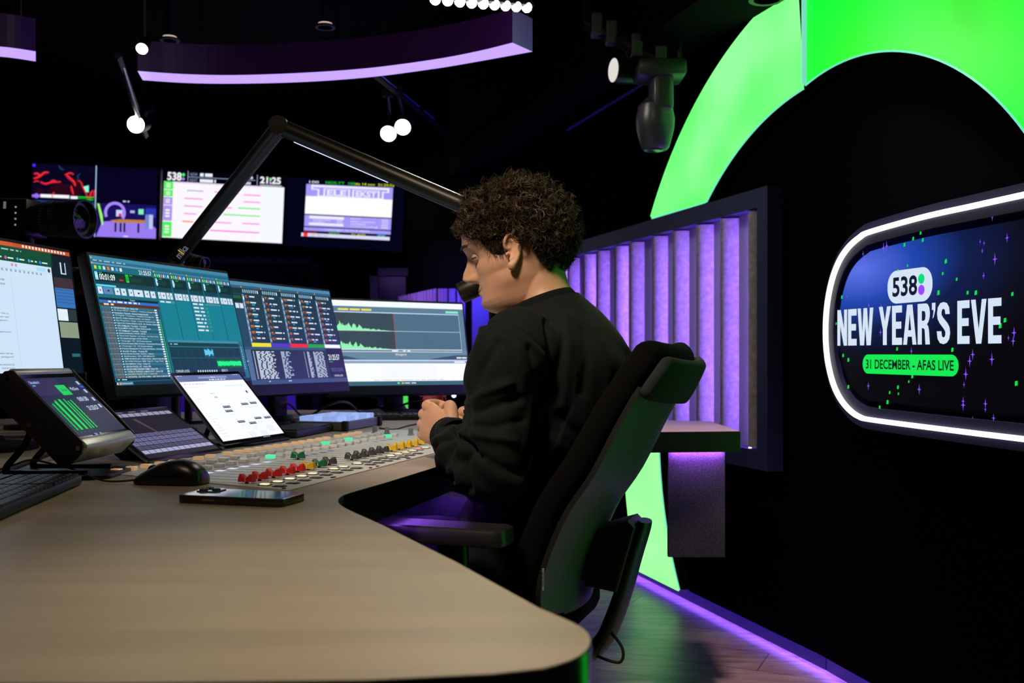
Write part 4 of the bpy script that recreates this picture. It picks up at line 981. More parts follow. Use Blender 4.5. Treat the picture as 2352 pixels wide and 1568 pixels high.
def flat(px, py, m, nm):
    M = cf(px, py, ZP); b = MB(); b.prism(rrect(.0165, .021, .003, 3), 0, .0012, ring_b, M); o = b.build(nm, con)
    c = MB(); c.prism(rrect(.012, .0155, .004, 4), .0012, .0026, m, M, .0005); c.build('lens', o)
r1 = [(608, 1113.8), (637.8, 1107.4), (665.6, 1101), (693, 1094.7), (718, 1088.8), (744, 1083.7), (767, 1078), (788.6, 1073), (821, 1065.5), (841.6, 1061), (863, 1056.7), (880.9, 1052.4), (897.7, 1048), (915.5, 1044), (932, 1040), (948, 1036), (962, 1033), (977, 1029)]
for i, p in enumerate(r1): flat(p[0], p[1], dim if i in (5, 9, 10, 11) else red_l if i == 16 else lit, 'channel_button')
r2 = [(642.3, 1117), (673, 1110), (699.4, 1103.5), (726.5, 1097.5), (749, 1091), (774, 1085.7), (797.6, 1080), (819, 1075.4), (851, 1067), (870.6, 1063), (890, 1058.6), (907, 1054), (925.8, 1049.8), (941.7, 1045.5), (960, 1041.7)]
for p in r2: flat(p[0], p[1], dim, 'channel_button')
for i, p in enumerate([(477, 1085.7), (505.7, 1081), (534, 1076), (562, 1071), (588, 1066), (613, 1061), (700, 1046), (722, 1042.5), (742, 1039), (760, 1035), (862, 1014.5), (880, 1011.5), (896, 1009)]):
    M = cf(p[0], p[1]); b = MB(); b.quad((-.008, -.008, .0006), (.008, -.008, .0006), (.008, .008, .0006), (-.008, .008, .0006), E('dcdcff' if i < 6 else '7080b8', .85 if i < 6 else .4), M); b.build('channel_display', con)
for p in ((861, 994), (889, 996), (943.6, 999), (965, 997)):
    M = cf(p[0], p[1]); b = MB(); b.lathe([(.009, 0), (.009, .002), (.0065, .003), (.006, .018), (.005, .0185), (0, .0185)], P('knob_grey', (.30, .30, .31), .35, .4), M, 16); b.build('rotary_knob', con, 40)
for p in ((652, 1122), (763, 1097), (768, 1096), (851, 1074.7), (867, 1071), (936, 1053.5), (940, 1052.5)):
    M = cf(p[0], p[1]); b = MB(); b.cyl((0, 0, 0), (0, 0, .0015), .0032, RUB, M, 12); b.build('screw_cap', con)

# ------------------------------------------------------------------ keyboards
KEY = P('key_black', (.022, .024, .027), .45); KB = P('keyboard_body', (.016, .017, .018), .5); LEG = P('key_legend', (.55, .6, .58), .6)
def keyboard(name, o, ux, label, w_=.44, d_=.13, rows=6, cols_=22, hb=.016, legend=True):
    M = frame(o, ux, Vector((-ux[1], ux[0], 0)))
    t = thing(name, (o[0], o[1], .74), label, 'keyboard', 'computer keyboards on the desk')
    b = MB(); b.prism(rrect(w_, d_, .006, 3), .002, hb, KB, M, .002)
    for sx_ in (-1, 1): b.box((sx_*w_*.4, d_*.35, .001), (.03, .012, .002), RUB, M)
    b.build('body', t, 40)
    k = MB(); lg = MB(); kw = (w_-.02)/cols_; kd = (d_-.014)/rows
    for r_ in range(rows):
        c = 0.0; 
        while c < cols_-.01:
            wd = 1.0 if r_ not in (0, 5) else 1.0
            if r_ == rows-1 and 4 <= c < 9: wd = 5
            if int(c) in (15, 19) and c == int(c): c += .4; continue
            wd = min(wd, cols_-c)
            x = -w_/2+.01+c*kw+wd*kw/2; y = d_/2-.008-(r_+.5)*kd-(.004 if r_ else 0)
            k.box((x, y, hb+.0018), (wd*kw-.0028, kd-.003, .0036), KEY, M)
            if legend and wd < 2: lg.quad((x-kw*.28, y+kd*.05, hb+.0038), (x-kw*.02, y+kd*.05, hb+.0038), (x-kw*.02, y+kd*.2, hb+.0038), (x-kw*.28, y+kd*.2, hb+.0038), LEG, M)
            c += wd
    k.build('keys', t)
    if legend: lg.build('key_legends', t)
    return t, M
d1 = (onz(190, 1112, .74)-onz(0, 1197, .74)).normalized()
e1 = onz(190, 1112, .74); w1 = Vector((-d1.y, d1.x, 0))
# right-hand end of the keyboard towards the mouse; its front edge runs to the lower left
o1 = e1-d1*.22+w1*.066
keyboard('keyboard', (o1.x, o1.y, .74), d1, 'black keyboard at the left frame edge beside the mouse', .44, .132)
p0, p1 = onz(655, 1012, .74), onz(785, 986, .74); dk = (p1-p0).normalized(); o2 = p1-dk*.16+Vector((-dk.y, dk.x, 0))*.060
keyboard('keyboard', (o2.x, o2.y, .74), dk, 'black keyboard behind the white tablet, below the glowing blue button box', .30, .12, 6, 15, .018, False)
o3 = Vector((-.45, 3.30, 0)); keyboard('keyboard', (o3.x, o3.y, .74), Vector((.985, .17, 0)), 'black keyboard far back on the desk by the man\'s hands', .44, .13, 6, 22, .014)

# ------------------------------------------------------------------ blue button box
pA, pB, pC = onz(690, 985), onz(795, 991), onz(876, 977)
Mbx = frame(pB, (pC-pB), (pA-pB)); wx = (pC-pB).length; wy = min((pA-pB).length, .17)
bxn = thing('button_box', (pB.x, pB.y, .74), 'grey control box topped with glowing pale blue buttons', 'button box')
GB = P('box_grey', (.19, .20, .18), .45); b = MB()
b.box((wx/2, wy/2, .014), (wx-.012, wy-.012, .024), GB, Mbx, .002); b.build('case', bxn)
for x in (0.006, wx-.006):
    for y in (.006, wy-.006):
        b = MB(); b.box((x, y, .0145), (.018, .018, .029), RUB, Mbx, .004); b.build('corner_bumper', bxn, 40)
nb_, mb_ = 8, 6
for i in range(nb_):
    for j in range(mb_):
        b = MB(); cw, cd = (wx-.03)/nb_, (wy-.03)/mb_
        b.box((.015+cw*(i+.5), .015+cd*(j+.5), .033), (cw*.88, cd*.88, .014), E((.36, .50, 1.0), .75 if (i+j) % 3 else .95), Mbx, .002, 1); b.build('button', bxn)

# ------------------------------------------------------------------ mouse and phone
pm0, pm1 = onz(300, 1113), onz(468, 1119); mo = thing('computer_mouse', ((pm0.x+pm1.x)/2, (pm0.y+pm1.y)/2+.03, .74), 'black wired computer mouse in front of the mixing console', 'mouse')
cm = (pm0+pm1)/2+Vector((0.0, .028, 0)); dm = Vector((-1, .13, 0)).normalized(); Mm = frame((cm.x, cm.y, .74), dm, Vector((-dm.y, dm.x, 0)))
prof = [(-.0575, .004, .012), (-.056, .018, .021), (-.05, .026, .027), (-.036, .035, .0305), (-.018, .0395, .0315), (.0, .0385, .031), (.02, .033, .030), (.038, .024, .029), (.052, .0155, .0265), (.058, .011, .022), (.0605, .0085, .012)]
vs_ = []; fs = []; NN = 20
for x, h, hw in prof:
    for k in range(NN+1):
        a = math.pi*k/NN; c_, s_ = math.cos(a), math.sin(a)
        yy = hw*(abs(c_)**.75)*(1 if c_ > 0 else -1); zz = h*(s_**.8)
        vs_.append((x, yy*(.93 if s_ < .05 else 1), .0015+zz))
for i in range(len(prof)-1):
    for k in range(NN): fs.append((i*(NN+1)+k, (i+1)*(NN+1)+k, (i+1)*(NN+1)+k+1, i*(NN+1)+k+1))
    fs.append((i*(NN+1), i*(NN+1)+NN, (i+1)*(NN+1)+NN, (i+1)*(NN+1)))
fs.append(list(range(NN+1))); fs.append([(len(prof)-1)*(NN+1)+k for k in range(NN+1)][::-1])
mb = MB(); mb.add(vs_, fs, P('mouse_black', (.012, .012, .013), .3), Mm); mb.build('shell', mo, 60)
mb = MB(); mb.tube([Mm@Vector((.028+.0095*math.cos(a), -.003, .024+.0095*math.sin(a))) for a in (0,)]+[Mm@Vector((.028+.0001, .003, .024))], .003, RUB) if False else mb.cyl((.034, -.0035, .0225), (.034, .0035, .0225), .0085, RUB, Mm, 18); mb.build('scroll_wheel', mo, 40)
mb = MB(); 
cpts = [Mm@Vector((.060, 0, .006)), onz(240, 1104, .744), onz(170, 1078, .752), onz(120, 1065, .77), onz(70, 1056, .78), onz(30, 1068, .757), onz(-40, 1090, .745)]
mb.tube(spline(cpts, 8), .0017, RUB, n=8); mb.build('cable', mo)

ph = thing('smartphone', (-.40, 1.50, .74), 'smartphone in a dark bumper case lying face down before the console', 'phone')
pf0, pf1 = onz(408, 1155), onz(640, 1166); dp = (pf1-pf0).normalized(); cp = (pf0+pf1)/2+Vector((-dp.y, dp.x, 0))*.039
Mp = frame((cp.x, cp.y, .74), dp, Vector((-dp.y, dp.x, 0))); PL = (pf1-pf0).length+.008
mb = MB(); mb.prism(rrect(PL, .0775, .013, 6), 0, .0118, P('phone_case', (.035, .028, .022), .3), Mp, .002); mb.build('case', ph, 40)
mb = MB(); mb.prism(rrect(PL-.005, .0725, .011, 6), .0118, .0121, P('phone_glass', (.20, .22, .24), .06, .3), Mp); mb.build('back_glass', ph)
mb = MB(); mb.prism(rrect(.036, .036, .009, 5), .0121, .0138, P('phone_camera_plate', (.12, .12, .14), .08, .2), Mp@T(-PL/2+.026, .014, 0), .0006); o = mb.build('camera_plate', ph, 40)
for x, y in ((-.008, .008), (-.008, -.008), (.008, 0)):
    mb = MB(); mb.lathe([(.0066, .0138), (.0066, .0152), (.0055, .0155), (.0045, .0150), (0, .0149)], BLKG, Mp@T(-PL/2+.026+x, .014+y, 0), 18); mb.build('lens', o, 30)
mb = MB(); mb.box((-PL/2+.055, -.0388, .0062), (.02, .0012, .0022), P('phone_button', (.3, .24, .12), .3, .8), Mp); mb.build('side_button', ph)

# ------------------------------------------------------------------ cables behind the screens
def cable(pts, r, label, grp=None):
    b = MB(); b.tube(spline(pts, 8), r, RUB, n=8); o = b.build('cable'); tag(o, label, 'cable', grp)
cable([at(628, 935, 2.9), at(660, 925, 2.95), onz(700, 957, .743), at(760, 928, 3.0), at(800, 925, 3.05), onz(830, 950, .744), onz(870, 958, .744)], .0035, 'black cable arching behind the blue button box')
cable([onz(872, 983, .742), onz(905, 986, .742), onz(935, 978, .742), onz(975, 970, .742)], .0022, 'thin black cable from the button box towards the man\'s hands')
cable([onz(900, 948, .744), at(925, 930, 3.55), at(960, 922, 3.5), at(1010, 925, 3.4), onz(1060, 950, .744)], .004, 'black cable looping behind the far keyboard')
cable([onz(-40, 1100, .744), onz(40, 1072, .746), onz(95, 1050, .752), onz(130, 1030, .75), onz(100, 1000, .744), onz(60, 985, .744)], .0045, 'thick black cable curling left of the aluminium touch panel')
# ------------------------------------------------------------------ ceiling: ring light segments
ZR = 2.055
GLOWV = E((.50, .33, 1.0), 1.25); FAS = P('fascia_aubergine', (.07, .012, .16), .4)
ri = [onz(*p, ZR) for p in ((316, 163), (420, 170), (540, 172.5), (700, 167), (850, 156), (1000, 136), (1100, 117), (1177, 98))]
ro = [onz(*p, ZR) for p in ((328, 184), (430, 190.5), (545, 192), (700, 188), (850, 177), (1000, 157.5), (1110, 139), (1223, 118.5))]
def seg(inner, outer, h, label, led=False):
    I = spline(inner, 6); O = spline(outer, 6); n = len(I)
    t = thing('ring_lamp', (I[n//2].x, I[n//2].y, ZR), label, 'ceiling lamp', 'violet ring lamps under the ceiling')
    b = MB()
    for i in range(n-1): b.quad((*I[i].xy, ZR), (*I[i+1].xy, ZR), (*O[i+1].xy, ZR), (*O[i].xy, ZR), GLOWV)
    b.build('diffuser', t)
    b = MB()
    for A in (I, O):
        for i in range(n-1): b.quad((*A[i].xy, ZR), (*A[i+1].xy, ZR), (*A[i+1].xy, ZR+h), (*A[i].xy, ZR+h), FAS)
    for i in (0, n-1): b.quad((*I[i].xy, ZR), (*O[i].xy, ZR), (*O[i].xy, ZR+h), (*I[i].xy, ZR+h), P('fascia_end', (.30, .22, .45), .4))
    for i in range(n-1): b.quad((*I[i].xy, ZR+h), (*I[i+1].xy, ZR+h), (*O[i+1].xy, ZR+h), (*O[i].xy, ZR+h), BLK)
    b.build('fascia', t)
    for i in (n//5, n//2, 4*n//5): c = (I[i]+O[i])/2; hg = MB(); hg.cyl((c.x, c.y, ZR+h), (c.x, c.y, HC), .006, BLKM, n=8); hg.build('hanger', t)
    return t
rl = seg(ri, ro, .12, 'curved violet ring lamp segment, wide one over the wall screens')
seg([onz(*p, ZR) for p in ((-260, 95), (-120, 104), (0, 107), (82, 118))], [onz(*p, ZR) for p in ((-260, 118), (-120, 127), (0, 130), (82, 141))], .12, 'short violet ring lamp segment cut by the left frame edge')
# row of white LEDs over the end of the wide segment
pe0, pe1 = at(985, -3, 3.0), at(1222, 18, 3.35)
lb = thing('led_bar', pe0, 'row of blazing white LEDs above the end of the wide violet ring lamp', 'light bar')
b = MB(); b.tube([pe0+Vector((0, 0, .013)), pe1+Vector((0, 0, .013))], .012, BLK, n=6); b.build('rail', lb)
for i in range(9):
    p = lerp(pe0, pe1, (i+.5)/9); b = MB(); b.sph(p, .017, E((1, .97, .85), 10), n=12); b.build('led', lb)
pf = lerp(pe0, pe1, .6); lamp('led_bar_light', 'AREA', (pf.x, pf.y, pf.z-.03), 5.0, (1, .93, .8), (pf.x-.1, pf.y-.6, 0), .25, .05)
for p in (pe0, pe1): hg = MB(); hg.cyl((p.x, p.y, p.z+.02), (p.x, p.y, HC), .004, BLKM, n=8); hg.build('hanger', lb)
# recessed downlights
def downlight(px, py, z, label, r=.035, m=None):
    p = onz(px, py, z); t = thing('downlight', p, label, 'ceiling light', 'small round ceiling downlights')
    b = MB(); b.lathe([(r*1.35, 0), (r*1.35, .01), (r, .012), (r*.98, 0)], DGREY, T(*p), 24); b.build('trim_ring', t)
    b = MB(); b.lathe([(r*.95, .004), (r*.95, .02), (0, .02)], m or E((1, .72, .55), .8), T(*p), 24); b.build('lens', t)
    b = MB(); b.cyl((p.x, p.y, p.z+.02), (p.x, p.y, max(HC, p.z+.04)), r*.5, BLK, n=10); b.build('housing', t)
downlight(390, 94, 2.5, 'small dim downlight above the left end of the wide violet ring lamp'); downlight(747, 64, 2.5, 'small dim downlight above the middle of the wide violet ring lamp')
downlight(1762, 0, 2.056, 'round downlight glowing green beside the top of the green ring', .042, E((.15, .95, .35), .8))
# track spotlights
TR = P('track_black', (.0025, .0025, .003), .45, spec=.2)
def track(a, b_, label, w_=.014, m=None):
    t = thing('light_track', (a+b_)/2, label, 'track', None); MB().tube([a, b_], w_, m or TR, n=4).build('profile', t)
    for f_ in (.1, .9): p = lerp(a, b_, f_); b = MB(); b.cyl((p.x, p.y, p.z+w_*.5), (p.x, p.y, HC), .004, BLKM, n=6); b.build('hanger', t)
    return t
def spotlamp(c, d, label, r=.045, L=.16, lit=12, drop=None, yoke=True, grp='track spotlights'):
    d = Vector(d).normalized(); t = thing('spotlight', c, label, 'spotlight', grp)
    b = MB(); b.tube([c-d*L, c-d*L*.9, c-d*.008, c], [r*.6, r*.92, r, r], BLKM, n=20, cap=True); b.build('housing', t, 40)
    b = MB(); b.tube([c+d*.0005, c+d*.002], [r*.9, r*.86], E((1, .95, .88), lit), n=20); b.build('lens', t)
    if drop:
        b = MB(); b.tube([c-d*L*.6, Vector(drop)], .009, BLKM, n=8); b.box((0, 0, 0), (.05, .05, .03), TR, T(*drop)); b.build('arm', t)
    return t
c1_ = at(312, 286, 4.6); a1_, a2_ = at(270, 128, 3.6), at(335, 330, 5.3)
track(a1_, a2_+Vector((0, 0, .04)), 'black ceiling track running back at the upper left')
spotlamp(c1_, (0.12, -1, -.28), 'bright round spotlight hanging at the upper left', .042, .15, 16, c1_+Vector((.02, .1, .10)))
b = MB(); p, q = at(276, 140, 3.7), at(318, 270, 4.5); b.tube([p, q], .010, P('chrome_rod', (.6, .6, .7), .2, 1.0), n=10); tag(b.build('lamp_rod'), 'shiny rod hanging down to the upper left spotlight', 'rod')
spotlamp(at(326, 112, 3.5), (.1, -.75, -.6), 'small bright lamp at the left end of the wide violet ring lamp', .022, .09, 10, (at(330, 80, 3.5).x, 3.5, HC-.01), grp=None)
tA, tB = at(850, 165, 4.3), at(1065, 338, 6.0)
track(tA, tB, 'black ceiling track running back above the teletext screen')
blue = E((.05, .10, .9), .45)
spotlamp(at(892, 307, 4.8), (-.1, -1, -.55), 'lit spotlight over the teletext screen, left one of a pair', .042, .14, 9, at(890, 215, 4.75))
spotlamp(at(925, 292, 4.8), (-.05, -1, -.5), 'lit spotlight over the teletext screen, right one of a pair', .042, .14, 9, at(912, 205, 4.7))
b = MB()
for f0_, f1_ in ((.06, .2), (.26, .42), (.47, .58)): 
    p, q = lerp(tA, tB, f0_), lerp(tA, tB, f1_); b.tube([p+Vector((.012, -.014, .012)), q+Vector((.012, -.014, .012))], .003, P('track_edge', (.05, .08, .5), .3, .5), n=6)
tag(b.build('cable'), 'bluish cable clipped along the track above the teletext screen', 'cable')
t1, t2 = at(1303, 298, 4.55), at(1490, 185, 3.9); track(t1, t2, 'thin blue lit ceiling track left of the moving head lamp', .007, P('track_edge', (.05, .08, .5), .3, .5))
# spotlight and moving head lamp at the ceiling corner
hA, hB = at(1345, 52, 3.6), at(1560, 165, 3.5)
rail = thing('lamp_rail', (hA+hB)/2, 'black rigging rail with clamps under the ceiling carrying the moving head lamp', 'rigging rail')
b = MB(); b.tube([hA, hB], .024, TR, n=12); b.build('pipe', rail, 40)
for f_ in (.12, .28, .55, .8):
    p = lerp(hA, hB, f_); b = MB(); b.box((0, 0, .01), (.04, .06, .08), DGREY, T(*p), .006); b.build('clamp', rail)
for p in (hA, hB): b = MB(); b.cyl((p.x, p.y, p.z), (p.x, p.y, HC), .01, BLKM, n=8); b.build('hanger', rail)
spotlamp(at(1409, 161, 3.55), (-1, -.35, -.02), 'black track spotlight with a pale lens beside the moving head lamp', .047, .17, .75, lerp(hA, hB, .4), grp=None)
mh = thing('moving_head_lamp', at(1505, 190, 3.5), 'black moving head stage lamp pointing down beside the green ring', 'stage lamp')
MHM = P('stage_lamp_shell', (.03, .03, .032), .35)
b = MB(); p = at(1515, 165, 3.5); b.box((0, 0, 0), (.17, .16, .06), MHM, T(*p), .015); b.build('base', mh, 40)
b = MB(); q0, q1 = at(1518, 172, 3.5), at(1518, 262, 3.5); b.box((0, 0, 0), (.075, .13, q0.z-q1.z), MHM, T(*((q0+q1)/2)), .02, 3); b.build('yoke', mh, 40)
b = MB(); cc_ = at(1505, 345, 3.5); h_ = .155
b.lathe([(0, 0), (.03, .002), (.040, 0), (.050, .012), (.060, .05), (.066, .075), (.068, .11), (.060, h_), (.03, h_+.03), (0, h_+.034)], MHM, T(*cc_), 28); b.build('head', mh, 30)
b = MB(); b.lathe([(.028, -.0015), (.024, -.0028), (0, -.003)], BLKG, T(*cc_), 20); b.build('lens', mh)
b = MB(); b.cyl(at(1560, 166, 3.48), at(1572, 166, 3.48), .009, P('plug_green', (.1, .5, .2), .4)); b.build('plug', mh)

# ------------------------------------------------------------------ microphone on a boom arm
ARM = P('arm_black', (.03, .029, .026), .38, .3)
A0, A1, A2 = at(400, 600, 2.75), at(643, 291, 2.42), at(1062, 470, 2.33)
mk = thing('microphone_boom', (A0.x, A0.y, DK), 'black jointed microphone boom arm rising over the monitors', 'microphone boom')
b = MB(); b.tube([A0, A1], .0205, ARM, n=20); o = b.build('lower_arm', mk, 40)
b = MB(); b.tube([A1, A2], .0205, ARM, n=20); o2_ = b.build('upper_arm', mk, 40)
LB = E((.35, .5, 1.0), 2.0)
d_ = (A2-A1).normalized(); pr = d_.cross(Vector((0, 1, 0))).normalized(); pr = pr if pr.z < 0 else -pr
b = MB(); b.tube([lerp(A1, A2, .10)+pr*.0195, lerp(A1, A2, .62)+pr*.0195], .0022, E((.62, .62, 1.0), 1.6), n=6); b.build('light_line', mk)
b = MB(); b.sph(A1, .024, ARM, n=20); b.cyl(A1+Vector((0, -.024, 0)), A1+Vector((0, .024, 0)), .023, ARM, n=24); b.build('elbow_joint', mk, 40)
b = MB(); b.lathe([(.045, 0), (.045, .02), (.028, .03), (.024, .06), (0, .065)], ARM, T(A0.x, A0.y, A0.z-.05), 24)
b.cyl((A0.x, A0.y, DK), (A0.x, A0.y, A0.z-.02), .018, ARM, n=16); b.lathe([(.06, 0), (.06, .012), (.02, .016), (0, .016)], ARM, T(A0.x, A0.y, DK), 24); b.build('base_post', mk, 40)
# lettering on the lower arm
da_ = (A1-A0).normalized(); toC = Vector((0, 0, CZ))-lerp(A0, A1, .12); Ml = frame(lerp(A0, A1, .07)+(toC-da_*toC.dot(da_)).normalized()*.0208, da_, None, toC)
b = MB(); b.text('m', 0, -.009, E((.35, .4, .5), .45), Ml, h=.013); b.text('l', .021, -.009, E((.9, .55, .1), .6), Ml, h=.019, w=.004); b.text('ka', .029, -.009, E((.35, .4, .5), .45), Ml, h=.0185); b.build('lettering', mk)
mc = at(1088, 668, 2.19); md = (at(1056, 672, 2.19)-mc); md = Vector((-.035, -.012, .012)).normalized()
mic = thing('microphone', mc, 'black cylindrical microphone right in front of the man\'s mouth', 'microphone')
ax = (at(1062, 672, 2.17)-at(1120, 650, 2.20)).normalized()
b = MB(); e0, e1 = at(1057, 674, 2.188), at(1130, 641, 2.180)
b.tube([e0, lerp(e0, e1, .06), lerp(e0, e1, .94), e1], [.0222, .0236, .0236, .0222], P('mic_metal', (.05, .046, .035), .36, .8), n=24); b.build('body', mic, 40)
b = MB(); b.tube(spline([lerp(e0, e1, .2)+Vector((0, 0, .02)), lerp(e0, e1, .15)+Vector((0, 0, .035)), lerp(e0, e1, .4)+Vector((0, .01, .04)), at(1100, 600, 2.3), A2+Vector((.06, 0, -.02)), A2], 6), .003, RUB); b.build('cable', mic)
b = MB(); b.tube([lerp(e0, e1, .5)+Vector((0, .02, 0)), at(1130, 610, 2.3), A2+Vector((.05, .0, -.03)), A2], .007, ARM, n=10); b.build('mount', mic)

# ------------------------------------------------------------------ cameras and speaker
def cine(c, d, r, L, label, body=True, foot=None, nm='studio_camera'):
    d = Vector(d).normalized(); M = frame(c, d, None, Vector((0, 0, 1))); t = thing(nm, (c.x, c.y, foot if foot else c.z), label, 'camera')
    Mz = M@Matrix(((0, 0, 1, 0), (1, 0, 0, 0), (0, 1, 0, 0), (0, 0, 0, 1)))
    b = MB(); b.lathe([(0, -L*.5), (r*.72, -L*.5), (r*.74, -L*.36), (r*.88, -L*.33), (r*.92, -L*.05), (r*.86, -L*.03), (r*.86, L*.02), (r*.95, L*.05), (r*.95, L*.2), (r, L*.22), (r, L*.5), (r*.9, L*.5), (r*.82, L*.4), (0, L*.38)], P('lens_black', (.010, .010, .009), .38), Mz, 36); b.build('lens', t, 35)
    for f_ in (-.2, .03):
        b = MB()
        for k in range(40):
            a = 2*math.pi*k/40; b.box((0, 0, 0), (.002, .0035, L*.07), P('lens_rib', (.16, .145, .12), .3, .6), Mz@T(r*.9*math.cos(a), r*.9*math.sin(a), L*f_)@Matrix.Rotation(a, 4, 'Z'))
        b.build('grip_rib', t)
    b = MB(); b.lathe([(r*.8, L*.385), (r*.5, L*.42), (0, L*.44)], P('lens_glass', (.002, .004, .003), .08, spec=.25), Mz, 28); b.build('front_glass', t, 60)
    if body:
        b = MB(); b.box((-L*.5-r*.8, 0, 0), (r*1.7, r*1.7, r*1.9), BLKM, M, .006); b.build('body', t, 40)
        b = MB()
        for k in range(4): b.box((-L*.5-r*.55, -r*.86, r*(.5-.3*k)), (.005, .002, .005), E((.6, .7, .8), .35), M)
        b.box((-L*.5-r*1.2, -r*.86, r*.6), (.008, .002, .02), E((.5, .5, .6), .25), M); b.build('indicator_lights', t)
    if foot:
        b = MB(); q = c-d*(L*.5+(r*.6 if body else 0)); b.cyl((q.x, q.y, foot), (q.x, q.y, c.z-r*.8), .02 if r > .04 else .012, BLKM, n=14); b.lathe([(.06, 0), (.06, .01), (.02, .014), (0, .014)], BLKM, T(q.x, q.y, foot)); b.build('stand', t, 40)
    return t
cine(at(140, 503, 2.85), (1, -.22, -.03), .056, .16, 'large black studio camera with a wide lens above the document monitor', True, DK)
cine(at(186, 645, 2.75), (1, -.4, -.1), .040, .09, 'small camera lens peeking out between the two left monitors', False, DK)
cine(at(455, 602, 3.1), (.9, -.5, -.25), .022, .06, 'tiny camera on the desk right of the microphone arm foot', True, DK)
cable([at(60, 560, 2.8), at(85, 590, 2.82), at(104, 640, 2.85), onz(130, 975, .744)], .003, 'black cable hanging under the large studio camera')
spk_ = thing('loudspeaker', at(973, 530, 7.55), 'dark studio loudspeaker on the far wall right of the teletext screen', 'loudspeaker')
cs = at(973, 500, 7.7); Ms = frame(cs, (1, .1, 0), Vector((0, 0, 1)))
b = MB(); b.prism(rrect(.135, .20, .03, 5), -.14, 0, P('speaker_shell', (.14, .12, .2), .4), Ms, .015); b.build('cabinet', spk_, 40)
b = MB(); b.lathe([(.05, .001), (.046, .004), (.03, -.004), (.012, .004), (0, .006)], BLKG, Ms@T(0, -.038, 0), 24); b.build('woofer', spk_, 40)
b = MB(); b.lathe([(.018, .001), (.012, .003), (.004, .006), (0, .006)], DGREY, Ms@T(0, .055, 0), 16); b.build('tweeter', spk_, 40)
b = MB(); b.box((0, 0, -.26), (.05, .05, .26), BLKM, Ms); b.build('bracket', spk_)

# ------------------------------------------------------------------ far wall: glazed doors, window with a second panel behind
GL2 = P('dark_glass', (.003, .003, .010), .35, spec=.25)
def glazed(name, x0, x1, z0, z1, y, bars=True):
    fr = MB(); fw = .06
    for a, b_, c, d_ in ((x0, x1, z1-fw, z1), (x0, x1, z0, z0+fw), (x0, x0+fw, z0, z1), (x1-fw, x1, z0, z1)):
        fr.box(((a+b_)/2, y, (c+d_)/2), (b_-a, .08, d_-c), P('frame_navy_dark', (.004, .004, .014), .6))
    fo = fr.build(name); tag(fo, kind='structure')
    g = MB(); g.box(((x0+x1)/2, y+.01, (z0+z1)/2), (x1-x0-2*fw, .01, z1-z0-2*fw), GL2); g.build('pane', fo)
glazed('door_1', -3.0, -1.52, 0, 1.72, 7.9); glazed('window_1', -1.1, -.62, .55, 1.62, 7.75)
# second felt panel on the far corner facet
ap2 = thing('acoustic_panel', (-.55, 7.1, .7), 'far small panel of violet lit tubes seen above the farthest monitor', 'acoustic panel')
def cC(s_, o, z): q = ENDA+dC*s_+nC*o; return Vector((q.x, q.y, z))
LC = (ENDC-ENDA).length
def onC(px, py): return onplane(px, py, ENDA+nC*.0, nC)
tb_ = [919.5, 926, 933, 941, 948.5, 955.5, 963, 968, 973, 979.5, 987, 993.5, 1001, 1012, 1019, 1026, 1037, 1044, 1056, 1066]
felt2 = P('felt_lilac', (.40, .30, .46), .95)
for i, x in enumerate(tb_):
    p = onC(x, 690); s_ = (p-ENDA).dot(dC); zt_ = CZ+(H-(663 if x > 1000 else 663+(1000-x)*.22))/F*p.y; zb_ = CZ-(905-H)/F*p.y
    b = MB(); R = .017; N = 8
    vs_ = [cC(s_+R*math.cos(math.pi*k/N), .0+R*math.sin(math.pi*k/N), z)[:] for z in (zb_, zt_) for k in range(N+1)]
    b.add(vs_, [(k, k+1, N+2+k, N+1+k) for k in range(N)]+[list(range(N+1)), [N+1+k for k in range(N+1)]], felt2); b.build('felt_tube', ap2, 60)
pz = onC(1000, 690); zb_ = CZ-(905-H)/F*pz.y
s0_ = (onC(1075, 690)-ENDA).dot(dC); s1_ = (onC(915, 690)-ENDA).dot(dC)
b = MB()
for i in range(7): 
    s_ = lerp(s0_, s1_, (i+.5)/7); b.sph(cC(s_, .06, zb_+.01), .014, E((.6, .5, 1), 5), n=8)
b.build('led_dots', ap2)
lm = cC((s0_+s1_)/2, .35, 1.62); lamp('far_panel_light', 'AREA', lm, 4, (.42, .22, 1.0), cC((s0_+s1_)/2, 0, 1.0), .7, .1)
lm = cC(.18, .25, 1.55); lamp('corner_blue_light', 'AREA', lm, 6, (.10, .06, 1.0), cC(.25, 0, 1.0), .2, .2)
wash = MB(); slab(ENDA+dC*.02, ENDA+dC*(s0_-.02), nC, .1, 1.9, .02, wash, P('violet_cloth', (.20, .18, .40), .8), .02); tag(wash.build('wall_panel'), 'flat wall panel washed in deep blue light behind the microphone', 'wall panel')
b = MB(); p = onC(957, 925); 
b.box((0, 0, 0), (.03, .03, .22), E((.08, .85, .1), .9), T(p.x-.05, p.y-.3, CZ-(930-H)/F*(p.y-.3)));  # reflection of the green ring, modelled as an emissive bar; no lamp here
refl = thing('ring_reflection', (p.x-.05, p.y-.3, 0), 'green reflection of the ring light, built as a glowing bar under the farthest monitor', 'light'); b.build('tube', refl)
b = MB(); z1_ = CZ-(930-H)/F*(p.y-.3)-.11; b.cyl((p.x-.05, p.y-.3, 0), (p.x-.05, p.y-.3, z1_), .015, BLKM, n=8); b.build('stem', refl)
